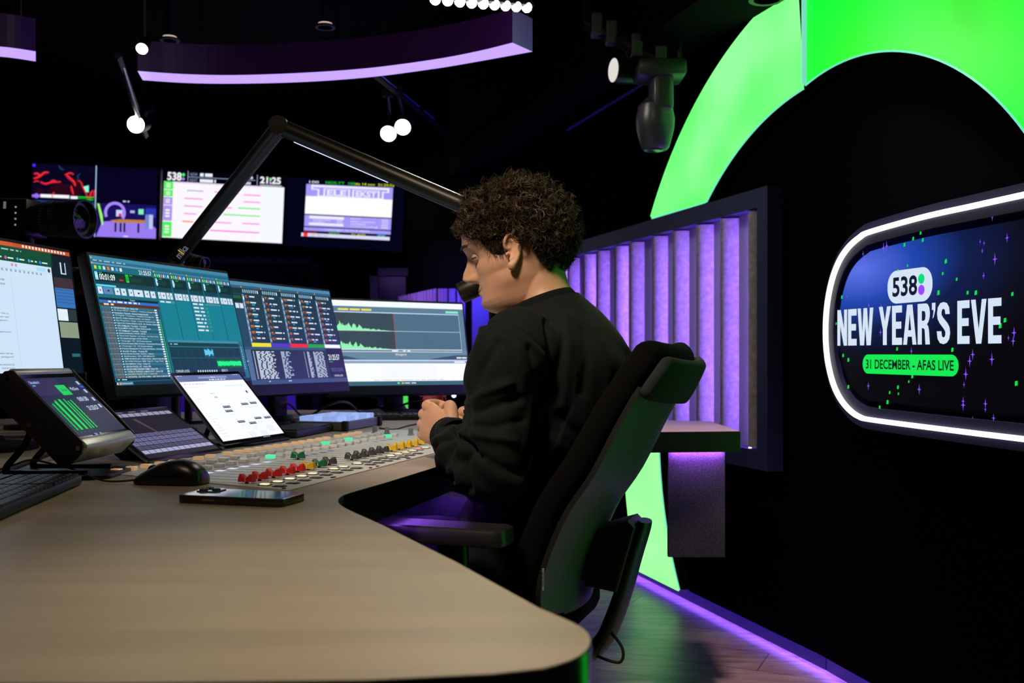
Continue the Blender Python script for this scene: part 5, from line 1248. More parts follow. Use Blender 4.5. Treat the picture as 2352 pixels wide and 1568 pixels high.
# rounded chair shapes far back; the violet one is a reflection built solid
def lounge(c, col, label, sc=1.0):
    t = thing('chair_shape', (c.x, c.y, 0), label, 'chair'); m = P('cloth_'+label.split()[0], col, .7)
    b = MB(); N = 20; vs_ = []
    for r_, zz in ((.30, .38), (.31, .60), (.30, .80), (.24, .80), (.25, .60), (.24, .38)):
        for k in range(N+1): a = math.pi*(-.1+1.2*k/N); vs_.append((c.x+sc*r_*math.cos(a), c.y+sc*r_*math.sin(a), zz-.10*(1-math.sin(max(0, min(math.pi, a))))*(zz > .5)))
    fs = [(j*(N+1)+k, j*(N+1)+k+1, (j+1)*(N+1)+k+1, (j+1)*(N+1)+k) for j in range(5) for k in range(N)]
    b.add(vs_, fs, m); b.build('backrest', t, 60)
    b = MB(); b.lathe([(.26*sc, .34), (.28*sc, .40), (.25*sc, .46), (0, .47)], m, T(c.x, c.y, 0)); b.build('seat', t, 40)
    b = MB(); b.cyl((c.x, c.y, 0), (c.x, c.y, .35), .03, BLKM); b.lathe([(.2*sc, 0), (.2*sc, .015), (.03, .03), (0, .03)], BLKM, T(c.x, c.y, 0)); b.build('base', t)
lounge(Vector((-.475, 6.0, 0)), (.60, .20, .02), 'orange rounded lounge chair glimpsed under the farthest monitor', .26)
lounge(Vector((-1.75, 6.2, 0)), (.10, .03, .35), 'violet rounded chair shape standing in for a reflection in the door glass, behind the middle monitors', 1.3)
lamp('back_room_light', 'SPOT', (-.7, 5.6, 2.6), 2.5, (1, .6, .5), (-.5, 6.3, .6), rad=.1, spot=40)
bx2 = thing('red_box', (-1.12, 2.7, DK), 'red box with a white label behind the left monitor\'s lower edge', 'box')
pq = at(186, 880, 2.65); b = MB(); b.box((pq.x-.045, pq.y, (pq.z+.03+DK)/2), (.10, .05, pq.z+.03-DK), P('box_red', (.55, .015, .02), .5), None, .003); b.build('case', bx2)
b = MB(); b.box((pq.x-.005, pq.y-.026, pq.z+.005), (.018, .001, .03), P('label_white', (.8, .8, .85), .5)); b.build('label', bx2)
# ------------------------------------------------------------------ office chair
PO = Vector((.1095, 2.02, 0)); FV = Vector((-.945, .33, 0)).normalized(); LV = Vector((-.33, -.945, 0)).normalized()
def PW(a, b, z): return PO+FV*a+LV*b+Vector((0, 0, z))
def PM(a, b, z): q = PW(a, b, z); return q[:]
ch = thing('office_chair', PW(-.02, 0, 0), 'black mesh office chair with a green-lit back shell, under the seated man', 'office chair')
MESHF = P('mesh_fabric', (.005, .005, .005), .9, spec=.06, bump=(900, .6, .001)); SHELL = P('chair_shell', (.085, .09, .085), .42); HEADF = P('chair_head_fabric', (.035, .042, .042), .9, spec=.08, bump=(500, .3, .001))
# rear outline of the back, from seat to top (a, z) and half width
bkline = [(-.042, .455, .175), (-.045, .475, .200), (-.048, .52, .215), (-.066, .58, .220), (-.098, .65, .222), (-.145, .72, .222), (-.190, .808, .212), (-.222, .868, .20), (-.240, .902, .192), (-.250, .925, .182), (-.254, .935, .175)]
bs = spline([Vector(p) for p in bkline], 4)
def backsheet(o0, o1, w0, w1, m, nm, i0=0, i1=None, curve=.035, tip=True):
    P_ = bs[i0:i1]; n = len(P_); NB = 14; mb = MB(); vs_ = []; fs = []; ed = []
    for side in (0, 1):
        for i in range(n):
            t = (P_[min(i+1, n-1)]-P_[max(i-1, 0)]); nn = Vector((t.y, -t.x)).normalized()     # towards the front
            for k in range(NB+1):
                u = -1+2*k/NB; off = (o0 if side == 0 else o1)+curve*(u*u)
                hw = P_[i].z+(w0 if side == 0 else w1)
                vs_.append(PM(P_[i].x+nn.x*off, u*hw, P_[i].y+nn.y*off))
    q = n*(NB+1)
    for i in range(n-1):
        for k in range(NB):
            a = i*(NB+1)+k; b = a+NB+1
            fs.append((a, a+1, b+1, b)); fs.append((q+a, q+b, q+b+1, q+a+1))
    for i in range(n-1):
        for k in (0, NB):
            a = i*(NB+1)+k; b = a+NB+1; ed.append((a, b, q+b, q+a))
    for k in range(NB):
        for i in (0, n-1): a = i*(NB+1)+k; ed.append((a, a+1, q+a+1, q+a))
    mb.add(vs_, fs, m); mb.add(vs_, ed, RUB); o_ = mb.build(nm, ch, 70); return o_
nb_ = len(bs)
def padloft(P_, o0, o1, dw, m, nm, curve=.035, ends=(1, 1)):
    n = len(P_); NB = 36; secs = []
    for i in range(n):
        t = (P_[min(i+1, n-1)]-P_[max(i-1, 0)]); nn = Vector((t.y, -t.x)).normalized(); secs.append((Vector((P_[i].x, P_[i].y)), nn, P_[i].z+dw, 1.0))
    h = (o1-o0)/2
    def cap_(i, sg):
        t = (P_[min(i+1, n-1)]-P_[max(i-1, 0)]); t = Vector((t.x, t.y)).normalized()*sg; c, nn, hw, _ = secs[i]; out = []
        for f_ in (.35, .65, .87, .97): k = math.sqrt(1-f_*f_); out.append((c+t*h*f_, nn, hw-h*(1-k), k))
        out.append((c+t*h, nn, hw-h*.95, .12)); return out
    if ends[1]: secs = secs+cap_(n-1, 1)
    if ends[0]: secs = cap_(0, -1)[::-1]+secs
    vs_ = []; fs = []
    for c, nn, hw, k in secs:
        for j in range(NB):
            a = 2*math.pi*j/NB; ca, sa = math.cos(a), math.sin(a)
            u = hw*math.copysign(abs(ca)**.28, ca); off = (o0+o1)/2+h*k*math.copysign(abs(sa)**.42, sa)+curve*(u/.2)**2
            vs_.append(PM(c.x+nn.x*off, u, c.y+nn.y*off))
    for i in range(len(secs)-1):
        for j in range(NB): q = (j+1) % NB; fs.append((i*NB+j, i*NB+q, (i+1)*NB+q, (i+1)*NB+j))
    fs += [list(range(NB))[::-1], [(len(secs)-1)*NB+j for j in range(NB)]]
    mb = MB(); mb.add(vs_, fs, m); return mb.build(nm, ch, 60)
padloft(bs[1:nb_-2], .003, .064, .004, MESHF, 'back_cushion')
backsheet(0, .010, -.006, -.004, SHELL, 'back_shell', 0, nb_-11)
padloft(bs[nb_-12:nb_-2], -.024, .006, .006, HEADF, 'head_cushion')
tg = MB(); 
for k in range(5): tg.box((0, 0, 0), (.002, .012, .004), P('label_grey', (.25, .25, .25), .5), frame(PW(-.022, .2235, .535+.007*k), LV, Vector((0, 0, 1))))
tg.build('care_label', ch)
sp_ = [PW(a_, 0, z_) for a_, z_ in ((-.163, .628), (-.158, .61), (-.140, .555), (-.124, .50), (-.100, .43), (-.075, .380), (-.03, .345), (.06, .338), (.14, .345))]
FS = P('chair_plastic', (.022, .023, .024), .45)
b = MB(); b.tube(spline(sp_, 6), [.030, .038, .042, .042, .040], FS, n=18, sy=.42, up=FV); b.build('back_support', ch, 60)
MAZ = Matrix(((FV.x, 0, LV.x, PO.x), (FV.y, 0, LV.y, PO.y), (0, 1, 0, 0), (0, 0, 0, 1)))
b = MB(); b.prism([(-.070, .612), (-.138, .634), (-.152, .620), (-.116, .492), (-.050, .500)], -.05, .05, FS, MAZ, .006); b.build('support_bracket', ch, 40)
b = MB(); b.prism([(x-.0, y) for x, y in rrect(.46, .48, .09, 8)], .40, .475, MESHF, frame(PW(.20, 0, 0), FV, Vector(LV)), .025); b.build('seat', ch, 50)
b = MB(); b.box((0, 0, .37), (.30, .18, .05), BLKM, frame(PW(.15, 0, 0), FV, LV), .02); b.build('mechanism', ch, 40)
b = MB(); b.cyl(PW(.15, 0, .09), PW(.15, 0, .36), .028, BLKM); b.build('gas_column', ch, 40)
for k in range(5):
    a = math.radians(20+72*k); d_ = FV*math.cos(a)+LV*math.sin(a); c0 = PW(.15, 0, .115); c1 = PW(.15, 0, .075)+d_*.32
    b = MB(); b.tube([c0, c0+d_*.06, c1], [.03, .028, .018], BLK, n=12); o = b.build('base_arm', ch, 50)
    w0 = PW(.15, 0, .03)+d_*.32; sd = Vector((-d_.y, d_.x, 0))
    b = MB()
    for s_ in (-.014, .014): b.cyl(w0+sd*(s_-.008), w0+sd*(s_+.008), .03, RUB, n=18)
    b.cyl(w0, c1, .008, BLKM, n=8); b.build('caster', o, 40)
ARMP = P('armrest_pad', (.022, .022, .022), .38)
for s_ in (1, -1):
    b = MB(); b.prism(rrect(.26, .085, .025, 6), .618, .65, ARMP, frame(PW(.15, .285*s_, 0), FV, Vector(LV)), .008); b.build('armrest', ch, 40)
    b = MB(); b.tube([PW(.13, .285*s_, .62), PW(.12, .285*s_, .42), PW(.14, .16*s_, .375)], .02, BLKM, n=12, sy=1.4); b.build('armrest_post', ch, 50)
b = MB(); b.tube(spline([PW(-.09, .03, .42), PW(-.125, .04, .385), PW(-.12, .04, .355), PW(-.07, .03, .36)], 6), .003, RUB); b.build('cable_loop', ch)

# ------------------------------------------------------------------ the man
def remesh(mb, voxel, smooth_it=2, fac=.5, name='tmp'):
    me = bpy.data.meshes.new(name); me.from_pydata(mb.v, [], mb.f); me.update()
    o = bpy.data.objects.new(name, me); scene.collection.objects.link(o)
    m = o.modifiers.new('r', 'REMESH'); m.mode = 'VOXEL'; m.voxel_size = voxel; m.use_smooth_shade = True
    if smooth_it:
        s_ = o.modifiers.new('s', 'SMOOTH'); s_.iterations = smooth_it; s_.factor = fac
    dg = bpy.context.evaluated_depsgraph_get(); r = bpy.data.meshes.new_from_object(o.evaluated_get(dg))
    bpy.data.objects.remove(o); bpy.data.meshes.remove(me); return r
def mesh_ob(me, name, mats, parent=None, off=None):
    p = parent.matrix_world_t if parent is not None else off
    for v in me.vertices: v.co -= p
    me.materials.clear()
    for m in mats: me.materials.append(m)
    me.polygons.foreach_set('use_smooth', [True]*len(me.polygons)); me.update()
    o = OB(bpy.data.objects.new(name, me)); scene.collection.objects.link(o.o); o.matrix_world_t = Vector(p)
    if parent is not None: o.o.parent = parent.o
    else: o.o.location = p
    return o
def loft(mb, secs, m, n=40, sub=5, ex=2.0):
    """secs: centre, axis u (vector), axis v (vector)  -> closed elliptic tube"""
    C = spline([s[0] for s in secs], sub); U = spline([s[1] for s in secs], sub); V = spline([s[2] for s in secs], sub)
    vs_ = []; fs = []
    for c, u, v in zip(C, U, V):
        for k in range(n):
            a = 2*math.pi*k/n; ca, sa = math.cos(a), math.sin(a)
            ca = math.copysign(abs(ca)**(2/ex), ca); sa = math.copysign(abs(sa)**(2/ex), sa)
            vs_.append((c+u*ca+v*sa)[:])
    for i in range(len(C)-1):
        for k in range(n): j = (k+1) % n; fs.append((i*n+k, i*n+j, (i+1)*n+j, (i+1)*n+k))
    fs.append(list(range(n))[::-1]); fs.append([(len(C)-1)*n+k for k in range(n)]); mb.add(vs_, fs, m)
SKIN = P('skin', (.60, .33, .215), .46, spec=.35, sss=.12, noise_=(38, (.67, .37, .25), .35, .7), bump=(260, .10, .0006))
# head frame: f forward, l left, u up of the head
TH = math.radians(15)
PSI = math.radians(9); fw_ = Vector((-math.cos(PSI), math.sin(PSI), 0)); hl = Vector((-math.sin(PSI), -math.cos(PSI), 0))
hf = fw_*math.cos(TH)-Vector((0, 0, 1))*math.sin(TH); hu = fw_*math.sin(TH)+Vector((0, 0, 1))*math.cos(TH)
HO = Vector((.0163, 2.050, 1.159))-hf*.0145-hu*.0065
MH = Matrix(((hf.x, hl.x, hu.x, HO.x), (hf.y, hl.y, hu.y, HO.y), (hf.z, hl.z, hu.z, HO.z), (0, 0, 0, 1)))
def HP(f, l, u): return MH@Vector((f, l, u))
# profile tables (height, front, back, half width)
tab = [(-0.112, 0.03, -0.038, 0.03), (-0.104, 0.07, -0.048, 0.042), (-0.096, 0.094, -0.05, 0.048), (-0.088, 0.107, -0.052, 0.053), (-0.08, 0.1125, -0.054, 0.057), (-0.07, 0.1155, -0.056, 0.06), (-0.058, 0.114, -0.063, 0.063), (-0.045, 0.1115, -0.069, 0.0665), (-0.025, 0.1095, -0.077, 0.0705), (-0.005, 0.1075, -0.084, 0.073), (0.015, 0.109, -0.088, 0.075), (0.03, 0.1145, -0.09, 0.0763), (0.045, 0.1235, -0.091, 0.077), (0.055, 0.1255, -0.091, 0.0772), (0.075, 0.1215, -0.088, 0.076), (0.0977, 0.113, -0.078, 0.071), (0.112, 0.1, -0.066, 0.062), (0.124, 0.075, -0.043, 0.048), (0.132, 0.045, -0.016, 0.028), (0.135, 0.025, 0.004, 0.008)]
nose = [(-.032, 0), (-.0265, .004), (-.022, .019), (-.017, .030), (-.010, .0365), (-.003, .0345), (.006, .0285), (.0136, .0225), (.024, .0130), (.033, .0062), (.044, .001), (.05, 0)]
nosew = [(-.03, .016), (-.017, .0145), (-.008, .0115), (.01, .0100), (.03, .0095), (.05, .012)]
def g(x, s): return math.exp(-(x/s)**2)
hb = MB(); NZ = 118; NA = 132; vs_ = []; fs = []
for i in range(NZ+1):
    z = lerp(-.112, .135, i/NZ); Fz, Bz, Wz = interp(tab, z); ac = (Fz+Bz)/2; ra = (Fz-Bz)/2; 
    for k in range(NA):
        an = 2*math.pi*k/NA; c_, s_ = math.cos(an), math.sin(an)
        front = max(0, c_)
        ex = 2.25 if c_ > 0 else 2.1
        f = ac+ra*math.copysign(abs(c_)**(2/ex), c_); l = Wz*math.copysign(abs(s_)**(2/ex), s_)
        if c_ > 0:
            al = abs(l)
            N_ = interp(nose, z)[0]; f += N_*g(l, interp(nosew, z)[0])
            f += .0085*g(al-.0135, .0055)*g(z+.0150, .0075)                 # nostril wing
            f -= .0030*g(al-.0195, .004)*g(z+.016, .010)
            f -= .0092*g(al-.031, .0165)*g(z-.0215, .0125)                  # eye socket
            f += .0032*g(al-.029, .020)*g(z-.0470, .0085)                   # brow ridge
            f += .0050*g(al-.047, .018)*g(z+.0030, .016)                    # cheekbone
            f += .0052*g(l, .019)*g(z+.0385, .0046)                          # upper lip
            f -= .0045*g(l, .022)*g(z+.0440, .0016)                          # mouth line
            f += .0055*g(l, .017)*g(z+.0490, .0048)                          # lower lip
            f -= .0030*g(l, .020)*g(z+.0590, .0055)
            f += .0030*g(l, .018)*g(z+.0740, .010)                           # chin
            f -= .0024*g(al-.026, .004)*g(z+.0440, .006)                     # mouth corner
            f -= .0014*g(l, .003)*g(z+.031, .006)
        if abs(s_) > .5:
            l += math.copysign(.0030*g(f-.055, .03)*g(z+.004, .016)-.0035*g(f-.045, .03)*g(z+.04, .018), l)
        vs_.append(HP(f, l, z)[:])
for i in range(NZ):
    for k in range(NA): j = (k+1) % NA; fs.append((i*NA+k, i*NA+j, (i+1)*NA+j, (i+1)*NA+k))
fs.append(list(range(NA))[::-1]); fs.append([NZ*NA+k for k in range(NA)])
hb.add(vs_, fs, SKIN)
# ears
def ear(side):
    eo = HP(.0185, .0735*side, .0065); of = (hf*.97+hl*side*.10).normalized()
    out_ = (hl*side*.86-hf*.50).normalized()          # ear plane normal leans back
    ef = (hf-out_*hf.dot(out_)).normalized(); eu = out_.cross(ef)*(1 if side > 0 else -1)
    if eu.dot(hu) < 0: eu = -eu
    eu = (eu*.985+ef*-.17).normalized(); ef = (ef-eu*ef.dot(eu)).normalized()
    def EP(x, y, o=0): return eo+ef*(x*.76+.003)+eu*y+out_*o*.9
    rim = [(.012, .006, .001), (.017, .013, .002), (.0165, .024, .006), (.009, .033, .0095), (-.003, .0355, .012), (-.0135, .0305, .0135), (-.0185, .019, .014), (-.018, .005, .0135), (-.0135, -.009, .012), (-.006, -.020, .009), (.001, -.027, .006)]
    hb.tube(spline([EP(*p) for p in rim], 5), [.0032, .0034, .0034, .0036, .0038, .004, .004, .0042, .0044, .005, .0058], SKIN, n=10)
    hb.sph(EP(.004, -.0275, .004)[:], .0085, SKIN, n=16, sc=(1, .8, 1.1))
    # back plate and antihelix
    pl = [(0, 0)]; ring_ = [EP(x*.93, y*.93, o-.0035) for x, y, o in [(p.x, p.y, p.z) for p in spline([Vector(p) for p in rim], 3)]]
    c_ = EP(.004, .004, .001); vv = [c_[:]]+[p[:] for p in ring_]; n_ = len(ring_)
    vb = [(Vector(v)-out_*.004)[:] for v in vv]
    f_ = [(0, i+1, i+2) for i in range(n_-1)]+[(0, n_, 1)]
    hb.add(vv+vb, f_+[tuple(k+n_+1 for k in reversed(t)) for t in f_]+[(i+1, i+1+n_+1, i+2+n_+1, i+2) for i in range(n_-1)]+[(n_, 2*n_+1, n_+2, 1)], SKIN)
    hb.tube(spline([EP(.004, .025, .006), EP(-.006, .021, .009), EP(-.0105, .010, .0095), EP(-.008, -.004, .008), EP(-.001, -.012, .006)], 5), .0032, SKIN, n=8)
    hb.sph(EP(.0125, -.004, .004)[:], .0045, SKIN, n=12)
    hb.sph(EP(.004, -.014, .003)[:], .0042, SKIN, n=12)
    hb.tube([EP(.012, .006, .0), EP(.003, .008, .003)], .0026, SKIN, n=8)
ear(1); ear(-1)
# neck, trunk and arms of the body (mostly under the clothes)
U3 = Vector((0, 0, 1))
def sec(a, z, da, db, tilt=0, b=0):
    t = math.radians(tilt); return (PW(a, b, z), (FV*math.cos(t)-U3*math.sin(t))*da, LV*db)
loft(hb, [sec(.010, .99, .075, .11, 18), sec(.030, 1.045, .058, .075, 20), sec(.044, 1.075, .054, .0585, 20), sec(.052, 1.105, .052, .0555, 18), sec(.060, 1.135, .053, .0555, 15), sec(.068, 1.165, .05, .054, 12)], SKIN)
hb.sph(HP(.030, 0, -.078)[:], .05, SKIN, n=20, sc=(1.1, .9, .75))
loft(hb, [sec(.15, .53, .10, .15), sec(.075, .66, .09, .14), sec(.0, .80, .09, .145), sec(-.02, .90, .095, .15, 6), sec(-.002, .965, .085, .15, 12), sec(.022, 1.01, .07, .115, 18), sec(.04, 1.05, .05, .07, 20)], SKIN, 32)
def limb(mb, pts, rad, m, n=24, sub=6): mb.tube(spline(pts, sub), [r for r in rad], m, n=n)
LW, LE, LS = PW(.216, .100, .792), PW(.072, .215, .738), PW(.03, .15, .975)
RW, RE, RS = PW(.175, -.110, .775), PW(.09, -.225, .745), PW(.04, -.15, .975)
for S_, E_, W_ in ((LS, LE, LW), (RS, RE, RW)):
    limb(hb, [S_, lerp(S_, E_, .5), E_, lerp(E_, W_, .4), W_], [.055, .048, .042, .04, .027], SKIN)
# hands
def hand(side, W_, hd, wd):
    hd = hd.normalized(); wd = (wd-hd*wd.dot(hd)).normalized(); nn = hd.cross(wd)
    if nn.dot(Vector((0, -1, 0))) < 0: nn = -nn           # back of the hand
    if side < 0: nn = -nn
    def Q(x, y, z): return W_+hd*x+wd*y+nn*z
    loft(hb, [(Q(-.02, 0, 0), wd*.026, nn*.021), (Q(.012, 0, .001), wd*.030, nn*.020), (Q(.045, .001, .003), wd*.039, nn*.019), (Q(.075, .002, .004), wd*.042, nn*.016), (Q(.088, .002, .002), wd*.038, nn*.011)], SKIN, 28, 4, 2.3)
    fl_ = [(.031, .094, .0098), (.011, .098, .0100), (-.010, .094, .0094), (-.030, .085, .0082)]
    for i, (y, x, r) in enumerate(fl_):
        L1_, L2_, L3_ = (.042, .026, .020) if i < 3 else (.034, .020, .017)
        p = [Q(x-.03, y*.92, .003), Q(x-.004, y, .0075)]; an = 0; cur = p[-1]
        for L_, bend in ((L1_, 62+4*i), (L2_, 88), (L3_, 48)):
            an += math.radians(bend); cur = cur+(hd*math.cos(an)-nn*math.sin(an))*L_; p.append(cur)
        hb.tube(spline(p, 5), [r*.9, r*1.22, r*1.02, r*1.05, r*.8], SKIN, n=14); hb.sph(p[-1][:], r*.82, SKIN, n=12)
        hb.sph(p[1][:], r*1.12, SKIN, n=12)
    p = [Q(.012, .026, -.008), Q(.040, .046, -.016), Q(.068, .042, -.030), Q(.090, .026, -.036)]
    hb.tube(spline(p, 5), [.0155, .0135, .0115, .0098], SKIN, n=14); hb.sph(p[-1][:], .0096, SKIN, n=12)
hand(1, LW, FV*.77-LV*.53+U3*.30, U3*.95-FV*.2)
hand(-1, RW, FV*.70+LV*.45+U3*.25, U3*.95-FV*.2)
# legs
KN = {1: PW(.50, .13, .545), -1: PW(.48, -.07, .575)}
for s_ in (1, -1):
    ft = PW(.48, .14*s_, .09)
    limb(hb, [PW(.15, .085*s_, .545), lerp(PW(.15, .085*s_, .545), KN[s_], .5), KN[s_], lerp(KN[s_], ft, .35), ft], [.078, .070, .052, .050, .036], SKIN)
body_me = remesh(hb, .0024, 1, .35)
person = mesh_ob(body_me, 'person', [SKIN], None, PW(0, 0, 0))
tag(person, 'man with curly dark hair in a black sweatshirt, seated in profile at the console', 'person')
# lips tint as its own thin part is left to the skin; eyes
EYW = P('eye_white', (.45, .42, .40), .2); IRIS = P('iris_blue', (.25, .38, .48), .1); PUP = P('pupil', (.003, .003, .003), .05)
for s_ in (1, -1):
    e = HP(.0948, .0312*s_, .0225); gaze = (hf*.95-hu*.22).normalized()
    Me = frame(e, hl, None, gaze)
    b = MB(); b.sph((0, 0, 0), .0118, EYW, Me, 24); b.build('eye', person, 60)
    o = person
    b = MB(); b.lathe([(.0058, .01035), (.0052, .0110), (.0024, .0119), (0, .0120)], IRIS, Me, 20); b.lathe([(.0025, .0121), (.0012, .0123), (0, .01235)], PUP, Me, 14); b.build('iris', person, 60)
    # lids
    b = MB(); vs_ = []; fs = []; n1, n2 = 10, 20
    for up, lo, hi in ((1, 2, 85), (-1, 13, 80)):
        base = len(vs_)
        for i in range(n1+1):
            th = math.radians(lerp(lo, hi, i/n1))*up
            for k in range(n2+1):
                ph_ = math.radians(lerp(-86, 86, k/n2)); sh = math.cos(ph_)**.35
                t_ = th if i else math.radians(lo)*up*sh
                r = .0127+.0005*(i == 0)
                d_ = Vector((math.sin(ph_)*math.cos(t_), math.sin(t_), math.cos(ph_)*math.cos(t_)))
                vs_.append((frame(e, hl, None, hf)@(d_*r))[:])
        for i in range(n1):
            for k in range(n2): a = base+i*(n2+1)+k; fs.append((a, a+1, a+n2+2, a+n2+1))
    b.add(vs_, fs, P('eyelid_skin', (.58, .32, .21), .5, spec=.2)); b.build('eyelids', person, 80)
    b = MB(); Mf = frame(e, hl, None, hf); b.tube([Mf@Vector((math.sin(q_)*.0134, math.sin(math.radians(2)*math.cos(q_)**.35)*.0134, math.cos(q_)*.0134)) for q_ in [math.radians(lerp(-75, 80, k/16)) for k in range(17)]], [.0002, .00055, .00055, .0002], P('brow_hair', (.035, .022, .014), .6), n=6); b.build('eyelash_line', person)
    b = MB()
    HB = P('brow_hair', (.035, .022, .014), .6)
    rb = random.Random(5+s_)
    for i in range(260):
        t_ = rb.random(); l = (.010+.040*t_)*s_; u = .0445+.009*math.sin(t_*2.2)-.006*t_+rb.uniform(-.0028, .0028)*(1-.5*t_)
        f = .1285-.0135*(t_**1.6)*1.6-.0*t_; p = HP(f+.0015, l, u)
        d_ = (hl*s_*.9+hu*.35-hf*.45*t_).normalized()
        b.tube([p-hf*.0012, p+d_*.0035-hf*.0004, p+d_*.007-hf*.0016], [.00022, .00020, .00005], HB, n=4, cap=False)
    b.build('eyebrow', person)
# lips
LIP = P('lips', (.42, .15, .12), .4)
b = MB(); NL = 24
for kind_ in (0, 1):
    vs_ = []; fs = []
    for i in range(NL+1):
        l = lerp(-.0235, .0235, i/NL); sh = 1-(l/.0235)**2
        for j in range(5):
            t_ = j/4
            if kind_ == 0: z = lerp(-.0436, -.0436+.0075*sh*(1-.15*g(l, .004)), t_); f0_ = .1102+.0072*math.sin(math.pi*min(1, .25+t_*.8))*sh
            else: z = lerp(-.0446, -.0446-.0085*sh, t_); f0_ = .1102+.0080*math.sin(math.pi*min(1, .25+t_*.8))*sh
            f = f0_-((abs(l)/.0235)**2)*.0095+.0006; vs_.append(HP(f, l, z)[:])
    for i in range(NL):
        for j in range(4): a = i*5+j; fs.append((a, a+5, a+6, a+1))
    b.add(vs_, fs, LIP)
b.build('lips', person, 80)

# ---- hair: a cap under thousands of curls
HAIR = P('hair_dark_brown', (.022, .014, .008), .55, spec=.25); HAIR2 = P('hair_brown', (.068, .042, .018), .52, spec=.3)
cap = MB(); hp = []
rh = random.Random(21)
def scalp(d):
    """point on the hair mass for a direction d (f, l, u) around the skull centre, plus coverage test"""
    return None
SC = Vector((.014, 0, .040))
def skull(d):
    # ellipsoid radii of the skull
    A = .112 if d.x > 0 else .110; r = 1/math.sqrt((d.x/A)**2+(d.y/.079)**2+(d.z/.096)**2); return SC+d*r
def hairline(p):
    """True when scalp point p (f,l,u) carries hair"""
    f, l, u = p
    if f > .030:
        if u < .008: return False
        return f < interp([(.008, .046), (.020, .063), (.048, .077), (.070, .094), (.082, .108), (.09, .2)], u)[0]
    if f > -.016: return u > .037
    if f > -.030: return u > lerp(.0, .037, (f+.030)/.014)
    return u > interp([(-.075, -.030), (-.058, -.038), (-.034, -.043), (-.030, .0)], f)[0]
def thick(p):
    f, l, u = p
    t_ = .030+.014*max(0, min(1, (u-.05)/.08))
    if u < .03: t_ = lerp(.014, .030, max(0, (u+.045)/.075))
    if f > .085: t_ = .026
    if f > .0 and u < .052: t_ = .006
    elif f > .0 and u < .085: t_ = min(t_, lerp(.010, .034, (u-.052)/.033))
    return t_
nS_ = 5200; gold = math.pi*(3-math.sqrt(5))
HV = MB()
for i in range(nS_):
    z = 1-2*(i+.5)/nS_; r = math.sqrt(1-z*z); th = i*gold
    d = Vector((r*math.cos(th), r*math.sin(th), z)); p = skull(d)
    if not hairline(p): continue
    T_ = thick(p)*rh.uniform(.70, 1.06)*(1.12 if rh.random() < .06 else 1)
    short = T_ < .0095
    nrm = Vector((d.x/.111**2, d.y/.079**2, d.z/.096**2)).normalized()
    lean = Vector((.35 if p.x > .06 else -.25, 0, -.55 if p.z < .10 else .1)); dr = (nrm+lean*(.55 if not short else 1.3)).normalized()
    dr = (dr+Vector((noise.noise(p*45), noise.noise(p*45+Vector((7, 0, 0))), noise.noise(p*45+Vector((0, 9, 0)))))*.75*(not short)).normalized()
    a1 = dr.cross(Vector((rh.uniform(-1, 1), rh.uniform(-1, 1), rh.uniform(-1, 1)))).normalized(); a2 = dr.cross(a1)
    cr_ = rh.uniform(.0040, .0085) if not short else .0012
    turns = rh.uniform(1.2, 2.3) if not short else .35; npt = int(8*turns)+4; ph_ = rh.uniform(0, 6.28); sgn = rh.choice((-1, 1))
    L_ = T_*1.12; droop = Vector((rh.uniform(-.3, .3), rh.uniform(-.3, .3), rh.uniform(-.5, .1)))*T_*.5
    hm = HAIR if rh.random() < .6 else HAIR2
    for rep in range(3):
        jit = Vector((rh.uniform(-1, 1), rh.uniform(-1, 1), rh.uniform(-1, 1)))*(.0011 if not short else .0035)
        k1 = rh.uniform(.92, 1.08); ph2 = ph_+rh.uniform(-.25, .25); pts = []
        for k in range(npt):
            t_ = k/(npt-1); w_ = min(1, t_*2.2)
            q = p+nrm*.001+jit*(1+t_)+dr*(L_*t_*k1)+droop*t_*t_+(a1*math.cos(ph2+sgn*t_*turns*6.28)+a2*math.sin(ph2+sgn*t_*turns*6.28))*cr_*w_*k1
            pts.append(MH@q)
        rr = rh.uniform(.00045, .0008) if not short else .0004
        HV.tube(pts, [rr, rr, rr*.9, rr*.25], hm, n=3, cap=False)
# inner mass so the scalp does not show
vs_ = []; fs = []; n1, n2 = 60, 96; okv = []
for i in range(n1+1):
    t_ = math.pi*i/n1
    for k in range(n2):
        a = 2*math.pi*k/n2; d = Vector((math.sin(t_)*math.cos(a), math.sin(t_)*math.sin(a), math.cos(t_))); p = skull(d)
        ok = hairline(p); okv.append(ok); q = p+d*(thick(p)*(.40+.14*noise.noise(p*55)) if ok else -.010); vs_.append((MH@q)[:])
for i in range(n1):
    for k in range(n2):
        j = (k+1) % n2; q = (i*n2+k, (i+1)*n2+k, (i+1)*n2+j, i*n2+j)
        if any(okv[c] for c in q): fs.append(q)
HV.add(vs_, fs, P('hair_depth', (.012, .008, .005), .8, spec=.1))
HV.build('hair', person, 60)
